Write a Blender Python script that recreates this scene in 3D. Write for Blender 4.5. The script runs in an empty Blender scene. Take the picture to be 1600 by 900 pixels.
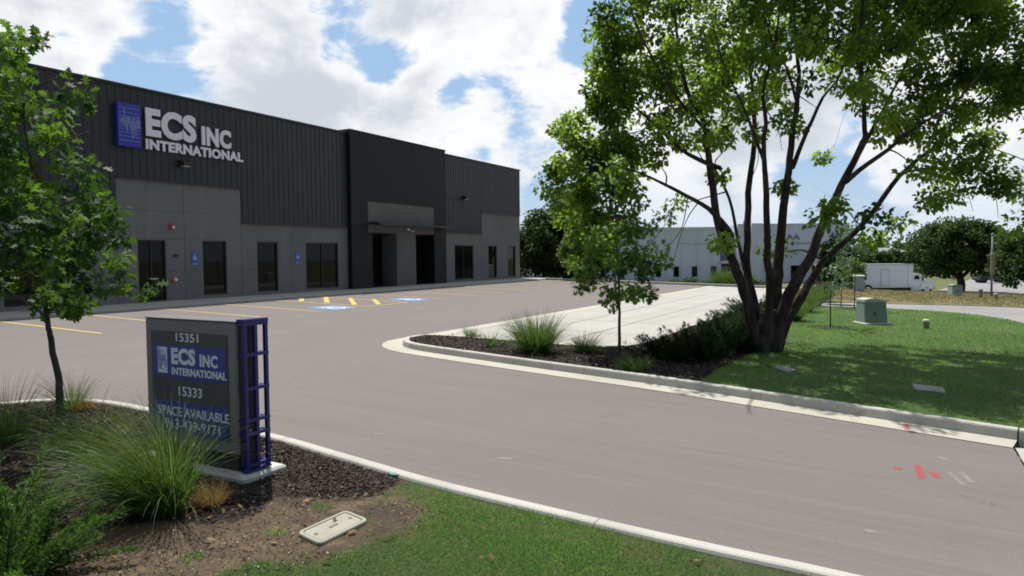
import bpy, math, random
import numpy as np
from mathutils import Matrix, Vector
from mathutils.geometry import delaunay_2d_cdt

random.seed(7)
rng = np.random.default_rng(7)
SC = bpy.context.scene
COL = SC.collection

# ------------------------------------------------------------------ camera
F_PX = 1100.0
CAM_H = 1.68                      # above the warehouse floor line (z = 0)
def _basis(vp=(1410., 395.), tilt=-0.009):
    X = np.array([vp[0]-800, -(vp[1]-450), -F_PX]); X /= np.linalg.norm(X)
    n = np.cross(np.array([1, -tilt, 0.]), -X); n /= np.linalg.norm(n)
    if n[1] < 0: n = -n
    n -= X*(n@X); n /= np.linalg.norm(n)
    return np.array([X, np.cross(n, X), n])
R = _basis(); CAM = np.array([0, 0, CAM_H])
cam = bpy.data.cameras.new('camera'); co = bpy.data.objects.new('camera', cam); COL.objects.link(co)
cam.sensor_width = 36; cam.lens = F_PX/1600*36; cam.clip_start = 0.05; cam.clip_end = 5000
M4 = Matrix([[R[i][j] for j in range(3)] + [CAM[i]] for i in range(3)] + [[0, 0, 0, 1]])
co.matrix_world = M4
SC.camera = co

# ------------------------------------------------------------------ sun, sky, exposure
SUN = np.array([.33, .375, 1.0]); SUN /= np.linalg.norm(SUN)
SUN_EL = math.asin(SUN[2]); SUN_ROT = math.atan2(SUN[0], SUN[1])
sl = bpy.data.lights.new('sun', 'SUN'); sl.energy = 4.8; sl.angle = math.radians(.53); sl.color = (1, .955, .89)
so = bpy.data.objects.new('sun', sl); COL.objects.link(so)
so.rotation_euler = Vector(SUN).to_track_quat('Z', 'Y').to_euler(); so.location = (0, 0, 60)
SC.view_settings.view_transform = 'Standard'; SC.view_settings.look = 'None'
SC.view_settings.gamma = 1; SC.view_settings.use_curve_mapping = False
SC.view_settings.exposure = 0.30
SC.cycles.use_denoising = True; SC.cycles.filter_width = 1.8
SC.cycles.max_bounces = 8; SC.cycles.transparent_max_bounces = 8

def ray(u, v):
    d = R @ np.array([u-800, -(v-450), -F_PX]); return d/np.linalg.norm(d)
def P(u, v, depth):
    """point seen at photo pixel (u, v), this many metres in front of the camera"""
    return CAM + (R @ np.array([(u-800)/F_PX, -(v-450)/F_PX, -1.0]))*depth
def smooth(a, b, x):
    t = np.clip((x-a)/(b-a), 0, 1); return t*t*(3-2*t)
def h(x, y):
    """paved level: falls away from the warehouse and down behind the dry bank"""
    y = np.clip(y, -30, 26)
    return -.025*(26-y) - 1.75*smooth(46.5, 63, np.asarray(x, float))
def G(u, v, dz=0.0):
    d = ray(u, v); t = 1.0; p = CAM
    lo, hi = .5, 400.
    f = lambda t: (CAM[2]+d[2]*t) - (h(CAM[0]+d[0]*t, CAM[1]+d[1]*t)+dz)
    t = lo
    while t < hi and f(t) > 0: t *= 1.02
    a, b = t/1.02, t
    for _ in range(40):
        m = (a+b)/2
        if f(m) > 0: a = m
        else: b = m
    return CAM + d*b
def G2(u, v, dz=0.0):
    p = G(u, v, dz); return (float(p[0]), float(p[1]))

class NT:
    def __init__(s, tree): s.t = tree; tree.nodes.clear()
    def n(s, kind, ins=None, **kw):
        nd = s.t.nodes.new(kind)
        for k, v in kw.items(): setattr(nd, k, v)
        for k, v in (ins or {}).items():
            if isinstance(v, bpy.types.NodeSocket): s.t.links.new(v, nd.inputs[k])
            else: nd.inputs[k].default_value = v
        return nd
    def math(s, op, a, b=0.0, clamp=False):
        nd = s.n('ShaderNodeMath', operation=op, use_clamp=clamp)
        for i, v in enumerate((a, b)):
            if isinstance(v, bpy.types.NodeSocket): s.t.links.new(v, nd.inputs[i])
            else: nd.inputs[i].default_value = v
        return nd.outputs[0]
    def mix(s, f, a, b):
        nd = s.n('ShaderNodeMix', data_type='RGBA')
        for i, v in ((0, f), (6, a), (7, b)):
            if isinstance(v, bpy.types.NodeSocket): s.t.links.new(v, nd.inputs[i])
            else: nd.inputs[i].default_value = (v if i == 0 else (*v, 1) if len(v) == 3 else v)
        return nd.outputs[2]
    def ramp(s, f, a, b, lo=0.0, hi=1.0, mode='SMOOTHSTEP'):
        nd = s.n('ShaderNodeMapRange', {0: f, 1: a, 2: b, 3: lo, 4: hi}, interpolation_type=mode); return nd.outputs[0]
    def noise(s, vec, scale, detail=4, rough=.55, dist=0.0):
        return s.n('ShaderNodeTexNoise', {'Vector': vec, 'Scale': scale, 'Detail': detail, 'Roughness': rough, 'Distortion': dist}).outputs[0]
    def scale(s, vec, sc):
        nd = s.n('ShaderNodeVectorMath', {0: vec}, operation='MULTIPLY'); nd.inputs[1].default_value = sc; return nd.outputs[0]

# sky: Nishita with fair weather cumulus
world = bpy.data.worlds.new('World'); SC.world = world; world.use_nodes = True
w = NT(world.node_tree)
sky = w.n('ShaderNodeTexSky', sky_type='NISHITA', sun_disc=False, sun_elevation=SUN_EL, sun_rotation=SUN_ROT, altitude=200, air_density=1.0, dust_density=1.2, ozone_density=1.0)
gen = w.n('ShaderNodeTexCoord').outputs['Generated']
sk = w.scale(sky.outputs[0], (.1, .1, .1))
SKY_BLUE = w.mix(.75, sk, (.29, .455, .67))
vec = w.scale(gen, (1, 1, 1.9))
n1 = w.noise(vec, 3.3, 9, .58, .45)
n2 = w.noise(w.scale(gen, (1, 1, 1.6)), 11.0, 8, .62, .35)
n1 = w.math('ADD', n1, w.math('MULTIPLY', w.math('SUBTRACT', n2, .5), .42))
cov = w.math('ADD', n1, .138)
def blob(u, v, rpx, amt):
    global cov
    d = ray(u, v)
    ds = w.n('ShaderNodeVectorMath', {0: gen}, operation='DISTANCE'); ds.inputs[1].default_value = d
    cov = w.math('ADD', cov, w.ramp(ds.outputs['Value'], 0, rpx/F_PX, amt, 0.0))
for b in [(265, 60, 130, -.26), (520, 55, 80, -.2), (600, 95, 70, -.2), (935, 30, 90, -.3), (195, 105, 50, -.16), (95, 60, 45, -.15),
          (1275, 250, 130, -.30), (1345, 330, 110, -.16), (1530, 300, 90, -.14), (1090, 250, 70, -.14), (810, 190, 60, -.12), (700, 150, 60, -.1), (440, 130, 130, .12), (700, 40, 130, .14), (760, 250, 120, .1), (60, 150, 90, .1), (1150, 320, 80, .06),
          (1420, 340, 120, -.08), (1080, 200, 90, .1), (1560, 230, 90, .1), (640, 170, 100, .1)]:
    blob(*b)
dt = w.n('ShaderNodeVectorMath', {0: gen}, operation='DOT_PRODUCT'); dt.inputs[1].default_value = (.66, .75, 0)
cov = w.math('ADD', cov, w.ramp(dt.outputs['Value'], -.6, .35, -.13, 0.0))
mask = w.ramp(cov, .50, .605)
dens = w.noise(w.scale(gen, (1, 1, 1.6)), 5.2, 7, .6, .2)
shade = w.ramp(w.math('ADD', cov, w.math('MULTIPLY', w.math('SUBTRACT', dens, .5), 1.35)), .52, .92)
cl = w.mix(shade, (.80, .81, .82), (.50, .54, .59))
full = w.mix(mask, SKY_BLUE, cl)
sep = w.n('ShaderNodeSeparateXYZ', {0: gen})
hz = w.ramp(sep.outputs[2], 0.0, .16, 1, 0)
full = w.mix(w.math('MULTIPLY', hz, .75), full, (.50, .59, .70))
away = w.ramp(dt.outputs['Value'], -.5, .45, .46, 1.0)          # the half of the sky away from the sun is deeper and darker
bg = w.n('ShaderNodeBackground', {'Color': full, 'Strength': away})
w.n('ShaderNodeOutputWorld', {0: bg.outputs[0]})
SKYBG = bg

# ------------------------------------------------------------------ materials
def new_mat(name):
    m = bpy.data.materials.new(name); m.use_nodes = True
    return m, NT(m.node_tree)
def finish(m, t, surf):
    t.n('ShaderNodeOutputMaterial', {'Surface': surf}); return m
def plain(name, col, rough=.6, var=.12, scale=6, metal=0.0, bump=0.0, bscale=60, spec=.5, col2=None):
    m, t = new_mat(name)
    ob = t.n('ShaderNodeTexCoord').outputs['Object']
    nz = t.noise(ob, scale, 5, .6)
    a = tuple(c*(1-var) for c in col); b = col2 or tuple(min(1, c*(1+var)) for c in col)
    c = t.mix(t.ramp(nz, .3, .7), a, b)
    ins = {'Base Color': c, 'Roughness': rough, 'Metallic': metal, 'Specular IOR Level': spec}
    if bump:
        bp = t.n('ShaderNodeBump', {'Height': t.noise(ob, bscale, 4, .6), 'Strength': bump, 'Distance': .02}); ins['Normal'] = bp.outputs[0]
    return finish(m, t, t.n('ShaderNodeBsdfPrincipled', ins).outputs[0])
def ground_mat(name, stops, rough=.95, bump=.4, bscale=40, fine=30, finev=.35, spec=.25):
    """stops: list of (scale, lo, hi, colour) layered over the first colour"""
    m, t = new_mat(name)
    ob = t.n('ShaderNodeTexCoord').outputs['Object']
    c = None
    for s in stops:
        if c is None: c = t.mix(0.0, s, s); continue
        sc, lo, hi, colr = s
        v = t.scale(ob, sc) if isinstance(sc, tuple) else t.scale(ob, (sc, sc, sc))
        c = t.mix(t.ramp(t.noise(v, 1.0, 6, .62, .3), lo, hi), c, colr)
    f = t.noise(ob, fine, 3, .7)
    c = t.mix(finev, c, t.n('ShaderNodeMix', {0: 1.0, 6: c, 7: t.n('ShaderNodeMapRange', {0: f, 1: .25, 2: .75, 3: .35, 4: 1.65}).outputs[0]}, data_type='RGBA', blend_type='MULTIPLY').outputs[2])
    bp = t.n('ShaderNodeBump', {'Height': t.noise(ob, bscale, 4, .7), 'Strength': bump, 'Distance': .03})
    return finish(m, t, t.n('ShaderNodeBsdfPrincipled', {'Base Color': c, 'Roughness': rough, 'Normal': bp.outputs[0], 'Specular IOR Level': spec}).outputs[0])
def leaf_mat(name, dark, light, trans=.45, rough=.45, tcol=None, spec=.5):
    m, t = new_mat(name)
    at = t.n('ShaderNodeAttribute', attribute_name='tint').outputs['Fac']
    c = t.mix(at, dark, light)
    p = t.n('ShaderNodeBsdfPrincipled', {'Base Color': c, 'Roughness': rough, 'Specular IOR Level': spec})
    tc = t.mix(at, tuple(x*1.1 for x in dark), tcol or tuple(x*1.5 for x in light))
    tr = t.n('ShaderNodeBsdfTranslucent', {'Color': tc})
    return finish(m, t, t.n('ShaderNodeMixShader', {0: trans, 1: p.outputs[0], 2: tr.outputs[0]}).outputs[0])

M = {}
def asphalt_mat():
    m, t = new_mat('asphalt'); ob = t.n('ShaderNodeTexCoord').outputs['Object']
    sp = t.n('ShaderNodeSeparateXYZ', {0: ob}); f = t.ramp(t.math('ADD', sp.outputs[1], t.math('MULTIPLY', sp.outputs[0], -.25)), 6.0, 9.5)
    st = t.mix(f, t.scale(ob, (2.4, .10, 1)), t.scale(ob, (.10, 2.0, 1))); fi = t.mix(f, t.scale(ob, (8.5, .22, 1)), t.scale(ob, (.25, 7.5, 1)))
    c = t.mix(t.ramp(t.noise(t.scale(ob, (.25, .25, 1)), 1.0, 5, .6, .5), .38, .68), (.157, .138, .134), (.139, .122, .118))
    c = t.mix(t.math('MULTIPLY', t.ramp(t.noise(st, 1.0, 5, .6, .4), .44, .66), .8), c, (.131, .114, .110))
    c = t.mix(t.math('MULTIPLY', t.ramp(t.noise(fi, 1.0, 4, .6, .3), .5, .7), .7), c, (.172, .152, .147))
    c = t.mix(t.math('MULTIPLY', t.ramp(t.noise(ob, .8, 6, .65, .6), .58, .74), .6), c, (.120, .106, .103))
    c = t.mix(t.math('MULTIPLY', t.ramp(t.noise(ob, 11., 3, .6), .70, .76), .6), c, (.085, .076, .073))
    g = t.noise(ob, 95, 3, .75)
    c = t.n('ShaderNodeMix', {0: .34, 6: c, 7: t.mix(t.ramp(g, .25, .75, mode='LINEAR'), (.04, .036, .035), (.30, .275, .265))}, data_type='RGBA').outputs[2]
    bp = t.n('ShaderNodeBump', {'Height': g, 'Strength': .35, 'Distance': .01})
    return finish(m, t, t.n('ShaderNodeBsdfPrincipled', {'Base Color': c, 'Roughness': .88, 'Normal': bp.outputs[0], 'Specular IOR Level': .3}).outputs[0])
M['asphalt'] = asphalt_mat()
M['old_asphalt'] = ground_mat('old_asphalt', [(.25, .245, .245), (.3, .4, .7, (.21, .205, .205))], bump=.15, bscale=100, fine=60, finev=.15)
M['concrete_slab'] = ground_mat('concrete_slab', [(.37, .362, .34), ((.15, 2.2, 1), .42, .66, (.325, .318, .30)), (.35, .5, .75, (.39, .382, .36))], rough=.85, bump=.12, bscale=90, fine=70, finev=.12)
M['gutter'] = ground_mat('gutter', [(.42, .408, .345), (.6, .45, .7, (.37, .355, .295)), (3., .6, .75, (.32, .302, .25))], rough=.85, bump=.12, bscale=90, fine=70, finev=.14)
M['curb'] = ground_mat('curb', [(.43, .42, .385), (.8, .45, .7, (.365, .355, .325)), (5., .60, .76, (.29, .278, .25))], rough=.85, bump=.15, bscale=90, fine=70, finev=.18)
M['walk'] = ground_mat('walk', [(.40, .395, .375), (.4, .45, .7, (.35, .345, .33))], rough=.85, bump=.1, bscale=90, fine=70, finev=.12)
M['lawn'] = ground_mat('lawn', [(.058, .105, .030), (.35, .42, .66, (.080, .122, .036)), (1.1, .52, .72, (.115, .118, .048)), (5., .5, .75, (.044, .082, .024))], bump=.8, bscale=45, fine=26, finev=.6)
M['lawn_soil'] = ground_mat('lawn_soil', [(.050, .060, .022), (1.6, .45, .62, (.085, .062, .034)), (6., .5, .7, (.035, .045, .016))], bump=.8, bscale=45, fine=30, finev=.6)
M['dry_grass'] = ground_mat('dry_grass', [(.185, .150, .068), (.5, .42, .62, (.13, .125, .048)), (1.6, .5, .7, (.215, .172, .085)), ((.12, 1.4, 1), .52, .66, (.10, .105, .040))], bump=.8, bscale=30, fine=14, finev=.55)
M['far_ground'] = ground_mat('far_ground', [(.11, .115, .045), (.08, .42, .62, (.07, .095, .032)), (.3, .5, .7, (.15, .13, .062))], bump=.4, bscale=10, fine=4, finev=.4)
M['mulch'] = ground_mat('mulch', [(.026, .021, .018), (2.5, .5, .7, (.040, .030, .024)), (14., .58, .7, (.058, .046, .038))], bump=1., bscale=38, fine=34, finev=.75)
M['soil'] = ground_mat('soil', [(.098, .064, .040), (1.3, .44, .62, (.062, .043, .030)), (4., .5, .68, (.130, .088, .056)), (16., .6, .7, (.05, .036, .027))], bump=.9, bscale=36, fine=30, finev=.5)
M['yellow'] = ground_mat('yellow', [(.56, .40, .12), (6., .5, .72, (.36, .28, .13))], rough=.8, bump=.1, fine=60, finev=.25)
M['blue_paint'] = ground_mat('blue_paint', [(.13, .28, .50), (4., .5, .75, (.17, .24, .36))], rough=.8, bump=.1, fine=60, finev=.2)
M['white_paint'] = ground_mat('white_paint', [(.70, .72, .74), (6., .55, .75, (.45, .46, .47))], rough=.8, bump=.1, fine=60, finev=.2)
M['chalk'] = ground_mat('chalk', [(.27, .255, .25), (8., .45, .7, (.20, .185, .18))], rough=.9, bump=.1, fine=60, finev=.2)
M['red_paint'] = ground_mat('red_paint', [(.62, .045, .05), (12., .55, .75, (.38, .10, .10))], rough=.8, bump=.1, fine=60, finev=.3)
M['clad'] = plain('clad', (.031, .030, .035), .45, .06, .6, spec=.4)
M['tilt'] = ground_mat('tilt', [(.176, .174, .173), (.5, .42, .66, (.156, .155, .157)), ((2.2, 2.2, .16), .5, .72, (.194, .191, .188)), ((5., 5., .2), .58, .76, (.142, .141, .141))], rough=.8, bump=.08, bscale=40, fine=30, finev=.08, spec=.3)
M['tilt_joint'] = plain('tilt_joint', (.07, .07, .072), .8, .05)
M['dark_block'] = plain('dark_block', (.0105, .0104, .012), .6, .06, 1.0, spec=.3)
M['entry_tilt'] = plain('entry_tilt', (.135, .133, .128), .8, .09, .8, bump=.08, bscale=40, spec=.3)
M['cap'] = plain('cap', (.028, .03, .034), .45, .05, spec=.4)
M['frame'] = plain('frame', (.022, .020, .019), .4, .05, metal=.3)
m, t = new_mat('dark_glass')
M['glass'] = finish(m, t, t.n('ShaderNodeBsdfPrincipled', {'Base Color': (.008, .008, .009, 1), 'Roughness': .02, 'Specular IOR Level': .22}).outputs[0])
M['letter'] = plain('letter', (.80, .81, .85), .45, .03)
M['logo_blue'] = plain('logo_blue', (.026, .034, .34), .4, .05)
M['sign_blue'] = plain('sign_blue', (.033, .060, .27), .4, .05)
M['lattice_blue'] = plain('lattice_blue', (.016, .017, .15), .35, .05)
M['wave'] = plain('wave', (.33, .38, .62), .5, .05)
M['sign_grey'] = plain('sign_grey', (.185, .187, .19), .5, .05, metal=.0)
M['sign_dark'] = plain('sign_dark', (.068, .073, .070), .5, .05)
M['sign_base'] = plain('sign_base', (.035, .033, .03), .7, .1)
M['sign_cap'] = plain('sign_cap', (.085, .087, .092), .5, .05)
M['sign_white'] = plain('sign_white', (.72, .75, .79), .5, .03)
M['plinth'] = plain('plinth', (.44, .44, .42), .85, .1, 8, bump=.15)
M['white_wall'] = plain('white_wall', (.64, .655, .77), .75, .06, .25, spec=.3)
M['white_trim'] = plain('white_trim', (.62, .62, .64), .6, .05)
M['grey_recess'] = plain('grey_recess', (.17, .19, .25), .6, .05)
M['far_letter'] = plain('far_letter', (.20, .20, .23), .6, .05)
M['brick_red'] = plain('brick_red', (.30, .17, .13), .8, .1)
M['truck_white'] = plain('truck_white', (.72, .73, .77), .4, .05, .6)
M['truck_cab'] = plain('truck_cab', (.74, .78, .80), .3, .04)
M['truck_dark'] = plain('truck_dark', (.018, .018, .018), .7, .1)
M['tyre'] = plain('tyre', (.014, .014, .014), .85, .1)
M['chrome'] = plain('chrome', (.55, .55, .56), .3, .05, metal=.7)
M['tx_green'] = plain('tx_green', (.20, .265, .225), .45, .07, 3)
M['tx_skylit_top'] = plain('tx_skylit_top', (.42, .46, .38), .5, .06, 3)  # cabinet hood: reflected sky put into a paler base colour
M['pale_green'] = plain('pale_green', (.25, .32, .27), .5, .07, 3)
M['ped_body'] = plain('ped_body', (.22, .20, .15), .6, .08)
M['ped_cap'] = plain('ped_cap', (.55, .54, .46), .6, .06)
M['galv'] = plain('galv', (.20, .205, .215), .6, .1, 3)
M['util_grey'] = plain('util_grey', (.30, .34, .40), .5, .05)
M['lid'] = plain('lid', (.275, .27, .215), .75, .1, 5, bump=.1)
M['bolt'] = plain('bolt', (.09, .08, .06), .6, .1)
M['valve'] = plain('valve', (.05, .15, .12), .55, .1)
M['stone'] = plain('stone', (.33, .32, .30), .8, .25, 7, bump=.3, bscale=25)
M['stone_tan'] = plain('stone_tan', (.36, .31, .25), .8, .25, 7, bump=.3, bscale=25)
M['slab'] = plain('slab', (.24, .245, .25), .85, .15, 5, bump=.2)
M['bark'] = ground_mat('bark', [(.038, .029, .024), ((11, 11, 1.8), .44, .62, (.085, .068, .056)), (3., .6, .75, (.055, .060, .040))], bump=1., bscale=26, fine=30, finev=.5)
M['young_bark'] = ground_mat('young_bark', [(.075, .065, .055), ((14, 14, 3), .45, .65, (.05, .043, .036))], bump=.6, bscale=40, fine=40, finev=.4)
M['red_dev'] = plain('red_dev', (.42, .03, .03), .4, .05)
M['white_dev'] = plain('white_dev', (.70, .62, .62), .4, .05)
M['black_dev'] = plain('black_dev', (.02, .02, .022), .4, .05)
M['lens'] = plain('lens', (.55, .5, .42), .3, .05)
M['ada'] = plain('ada', (.03, .11, .52), .4, .05)
M['ada_white'] = plain('ada_white', (.72, .76, .82), .5, .03)
M['roof'] = plain('roof', (.35, .35, .35), .9, .05)
M['far_roof'] = plain('far_roof', (.20, .21, .23), .8, .05)
M['car'] = plain('car', (.05, .055, .065), .3, .05)
M['chip'] = leaf_mat('chip', (.018, .014, .012), (.095, .070, .052), 0.0, .9, spec=.2)
M['pale_chip'] = leaf_mat('pale_chip', (.16, .12, .09), (.42, .38, .33), 0.0, .9, spec=.2)
M['litter'] = leaf_mat('litter', (.14, .075, .035), (.30, .20, .12), .2, .8, spec=.2)
M['ash_leaf'] = leaf_mat('ash_leaf', (.034, .085, .012), (.125, .215, .032), .56, .5, (.38, .56, .045), spec=.3)
M['oak_leaf'] = leaf_mat('oak_leaf', (.014, .046, .010), (.058, .135, .022), .36, .62, (.19, .36, .03), spec=.22)
M['oak_leaf_bright'] = leaf_mat('oak_leaf_bright', (.022, .062, .012), (.085, .175, .028), .5, .5, (.30, .50, .04), spec=.3)
M['bg_leaf'] = leaf_mat('bg_leaf', (.018, .044, .012), (.060, .105, .026), .38, .6, (.11, .19, .03), spec=.25)
M['bg_leaf_bright'] = leaf_mat('bg_leaf_bright', (.045, .085, .018), (.12, .19, .036), .45, .55, (.24, .34, .04))
M['pale_leaf'] = leaf_mat('pale_leaf', (.050, .095, .045), (.115, .180, .085), .4, .5, (.14, .23, .08))
M['red_leaf'] = leaf_mat('red_leaf', (.045, .022, .022), (.10, .04, .04), .3, .6)
M['juniper'] = leaf_mat('juniper', (.018, .055, .010), (.085, .180, .026), .32, .6, (.16, .33, .03), spec=.2)
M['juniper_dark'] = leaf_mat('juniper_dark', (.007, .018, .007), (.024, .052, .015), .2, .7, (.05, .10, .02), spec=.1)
M['maiden'] = leaf_mat('maiden', (.026, .068, .014), (.110, .185, .040), .45, .5, (.20, .32, .05))
M['straw'] = leaf_mat('straw', (.20, .12, .035), (.42, .30, .12), .35, .7, (.5, .36, .12))
M['blade'] = leaf_mat('blade', (.062, .155, .030), (.175, .325, .078), .5, .5, (.27, .48, .09), spec=.3)
M['dry_blade'] = leaf_mat('dry_blade', (.105, .105, .045), (.23, .195, .095), .35, .7, (.26, .22, .1), spec=.2)

# ------------------------------------------------------------------ mesh helpers
class MB:
    def __init__(s): s.v = []; s.f = []; s.m = []
    def add(s, vs, fs, mi=0):
        o = len(s.v); s.v += [tuple(map(float, p)) for p in vs]; s.f += [tuple(i+o for i in f) for f in fs]; s.m += [mi]*len(fs); return s
    def box(s, a, b, mi=0, c=0.0):
        (x0, y0, z0), (x1, y1, z1) = a, b
        x0, x1 = min(x0, x1), max(x0, x1); y0, y1 = min(y0, y1), max(y0, y1); z0, z1 = min(z0, z1), max(z0, z1)
        if c <= 0:
            vs = [(x0,y0,z0),(x1,y0,z0),(x1,y1,z0),(x0,y1,z0),(x0,y0,z1),(x1,y0,z1),(x1,y1,z1),(x0,y1,z1)]
            return s.add(vs, [(0,3,2,1),(4,5,6,7),(0,1,5,4),(1,2,6,5),(2,3,7,6),(3,0,4,7)], mi)
        # chamfer on the vertical and top edges
        def ring(i, z): return [(x0+i+c,y0+i,z),(x1-i-c,y0+i,z),(x1-i,y0+i+c,z),(x1-i,y1-i-c,z),(x1-i-c,y1-i,z),(x0+i+c,y1-i,z),(x0+i,y1-i-c,z),(x0+i,y0+i+c,z)]
        return s.loft([ring(0, z0), ring(0, z1-c), ring(c, z1)], mi)
    def loft(s, rings, mi=0, cap=True, closed=True):
        n = len(rings[0]); vs = [p for r in rings for p in r]; fs = []
        for k in range(len(rings)-1):
            for i in range(n if closed else n-1):
                j = (i+1) % n; fs.append((k*n+i, k*n+j, (k+1)*n+j, (k+1)*n+i))
        if cap: fs += [tuple(range(n-1, -1, -1)), tuple((len(rings)-1)*n+i for i in range(n))]
        return s.add(vs, fs, mi)
    def bar(s, a, b, wx, wy=None, up=(0, 0, 1), mi=0):
        a, b = np.array(a, float), np.array(b, float); wy = wy or wx
        d = b-a; d /= np.linalg.norm(d); up = np.array(up, float)
        if abs(d@up) > .95: up = np.array([1., 0, 0])
        x = np.cross(d, up); x /= np.linalg.norm(x); y = np.cross(x, d)
        r = lambda p: [p+x*wx/2*i+y*wy/2*j for i, j in ((-1,-1),(1,-1),(1,1),(-1,1))]
        return s.loft([r(a), r(b)], mi)
    def tube(s, pts, rad, n=8, mi=0, cap=True):
        pts = [np.array(p, float) for p in pts]; rings = []
        if not hasattr(rad, '__len__'): rad = [rad]*len(pts)
        ref = np.array([.31, .17, .93])
        for i, p in enumerate(pts):
            d = pts[min(i+1, len(pts)-1)]-pts[max(i-1, 0)]; d /= (np.linalg.norm(d)+1e-9)
            if i == 0:
                if abs(d@ref) > .97: ref = np.array([1., 0, 0])
                x = np.cross(d, ref)
            else: x = x - d*(x@d)
            x /= (np.linalg.norm(x)+1e-9); y = np.cross(d, x)
            rings.append([p+(x*math.cos(2*math.pi*k/n)+y*math.sin(2*math.pi*k/n))*rad[i] for k in range(n)])
        return s.loft(rings, mi, cap)
    def cyl(s, c, r, z0, z1, n=20, r1=None, mi=0):
        return s.tube([(c[0], c[1], z0), (c[0], c[1], z1)], [r, r if r1 is None else r1], n, mi)
    def mesh(s, name, smooth_=False, off=None):
        me = bpy.data.meshes.new(name); v = np.array(s.v)
        if off is not None: v = v-np.array(off)
        me.from_pydata([tuple(p) for p in v], [], s.f)
        me.polygons.foreach_set('material_index', s.m)
        if smooth_: me.polygons.foreach_set('use_smooth', [True]*len(me.polygons))
        me.update(); return me

def thing(name, label, cat, loc, group=None, rot=0.0):
    o = bpy.data.objects.new(name, None); COL.objects.link(o); o.location = [float(x) for x in loc]; o.rotation_euler[2] = rot
    o.empty_display_size = .1; tag(o, label, cat, group); return o
def tag(o, label=None, cat=None, group=None, kind=None):
    for k, v in (('label', label), ('category', cat), ('group', group), ('kind', kind)):
        if v: o[k] = v
    return o
def link(name, me, mats, parent=None):
    o = bpy.data.objects.new(name, me); COL.objects.link(o)
    for m_ in (mats if isinstance(mats, (list, tuple)) else [mats]): me.materials.append(M[m_] if isinstance(m_, str) else m_)
    if parent is not None: o.parent = parent
    return o
def top_of(o):
    off = np.zeros(3)
    while o is not None: off += np.array(o.location); o = o.parent
    return off
def part(name, mb, mats, parent, local=False, smooth_=False, label=None):
    """mb is in world space (parents are unrotated) unless local"""
    o = link(name, mb.mesh(name, smooth_, None if local else top_of(parent)), mats, parent)
    if label: o['label'] = label
    return o
def solo(name, mb, mats, label, cat, group=None, base=None, smooth_=False):
    b = np.array(base if base is not None else np.array(mb.v).mean(0), float)
    o = link(name, mb.mesh(name, smooth_, b), mats); o.location = b; return tag(o, label, cat, group)
def struct(name, mb, mats, smooth_=False):
    return tag(link(name, mb.mesh(name, smooth_), mats), kind='structure')
def copy_tree(o, parent=None):
    c = o.copy(); COL.objects.link(c)
    if parent is not None: c.parent = parent
    for ch in list(o.children): copy_tree(ch, c)
    return c

def arrays_mesh(name, V, nper, faces, tint=None, smooth_=False):
    """V: (N, nper, 3); faces: list of index tuples inside one item"""
    N = V.shape[0]; me = bpy.data.meshes.new(name)
    me.vertices.add(N*nper); me.vertices.foreach_set('co', V.reshape(-1).astype(np.float32))
    tot = [len(f) for f in faces]; flat = np.concatenate([np.array(f) for f in faces])
    L = (flat[None, :] + (np.arange(N)*nper)[:, None]).reshape(-1)
    lt = np.tile(tot, N); ls = np.concatenate([[0], np.cumsum(lt)[:-1]])
    me.loops.add(len(L)); me.loops.foreach_set('vertex_index', L.astype(np.int32))
    me.polygons.add(len(lt)); me.polygons.foreach_set('loop_start', ls.astype(np.int32)); me.polygons.foreach_set('loop_total', lt.astype(np.int32))
    if smooth_: me.polygons.foreach_set('use_smooth', np.ones(len(lt), bool))
    me.update(calc_edges=True); me.validate()
    if tint is not None:
        at = me.attributes.new('tint', 'FLOAT', 'POINT'); at.data.foreach_set('value', np.repeat(tint, nper).astype(np.float32))
    return me

def unit(a): return a/(np.linalg.norm(a, axis=-1, keepdims=True)+1e-9)
LEAF = {
 'ash': ([(0,0),(.27,.28),(.25,.62),(0,1),(-.25,.62),(-.27,.28)], [(0,1,2,3,4,5)]),
 'card': ([(0,0),(.42,.25),(.3,.8),(0,1),(-.36,.7),(-.4,.3)], [(0,1,2,3,4,5)]),
 'chip': ([(-.3,0),(.28,.06),(.33,.9),(-.2,1)], [(0,1,2,3)]),
}
_l = [(0,0),(.06,.18),(.30,.20),(.13,.33),(.15,.42),(.46,.52),(.16,.60),(.15,.68),(.30,.82),(.09,.84),(0,1.0)]
_o = _l + [(-x, y) for x, y in _l[-2:0:-1]]
LEAF['oak'] = (_o, [tuple(range(len(_o)))])
def leaves_mesh(name, pos, size, kind='ash', droop=.35, tint=None, out=None, face_up=.35, fold=.18, flat=1.0):
    N = len(pos); tpl, faces = LEAF[kind]; tpl = np.array(tpl, float)
    d = rng.normal(size=(N, 3))
    if out is not None: d = unit(d)+unit(out)*.9
    d[:, 2] = d[:, 2]*flat-droop; d = unit(d)
    nrm = rng.normal(size=(N, 3)); nrm[:, 2] += face_up*3
    s = unit(np.cross(d, unit(nrm))); nn = np.cross(s, d)
    size = np.broadcast_to(np.asarray(size, float), (N,))*rng.uniform(.7, 1.25, N)
    x = tpl[:, 0][None, :, None]; y = tpl[:, 1][None, :, None]
    bend = rng.uniform(-.05, .35, N)[:, None, None]
    V = pos[:, None, :] + size[:, None, None]*(s[:, None]*x + d[:, None]*y + nn[:, None]*(np.abs(x)*fold - y*y*bend))
    if tint is None: tint = rng.beta(2, 2, N)
    return arrays_mesh(name, V, len(tpl), faces, tint)

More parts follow.
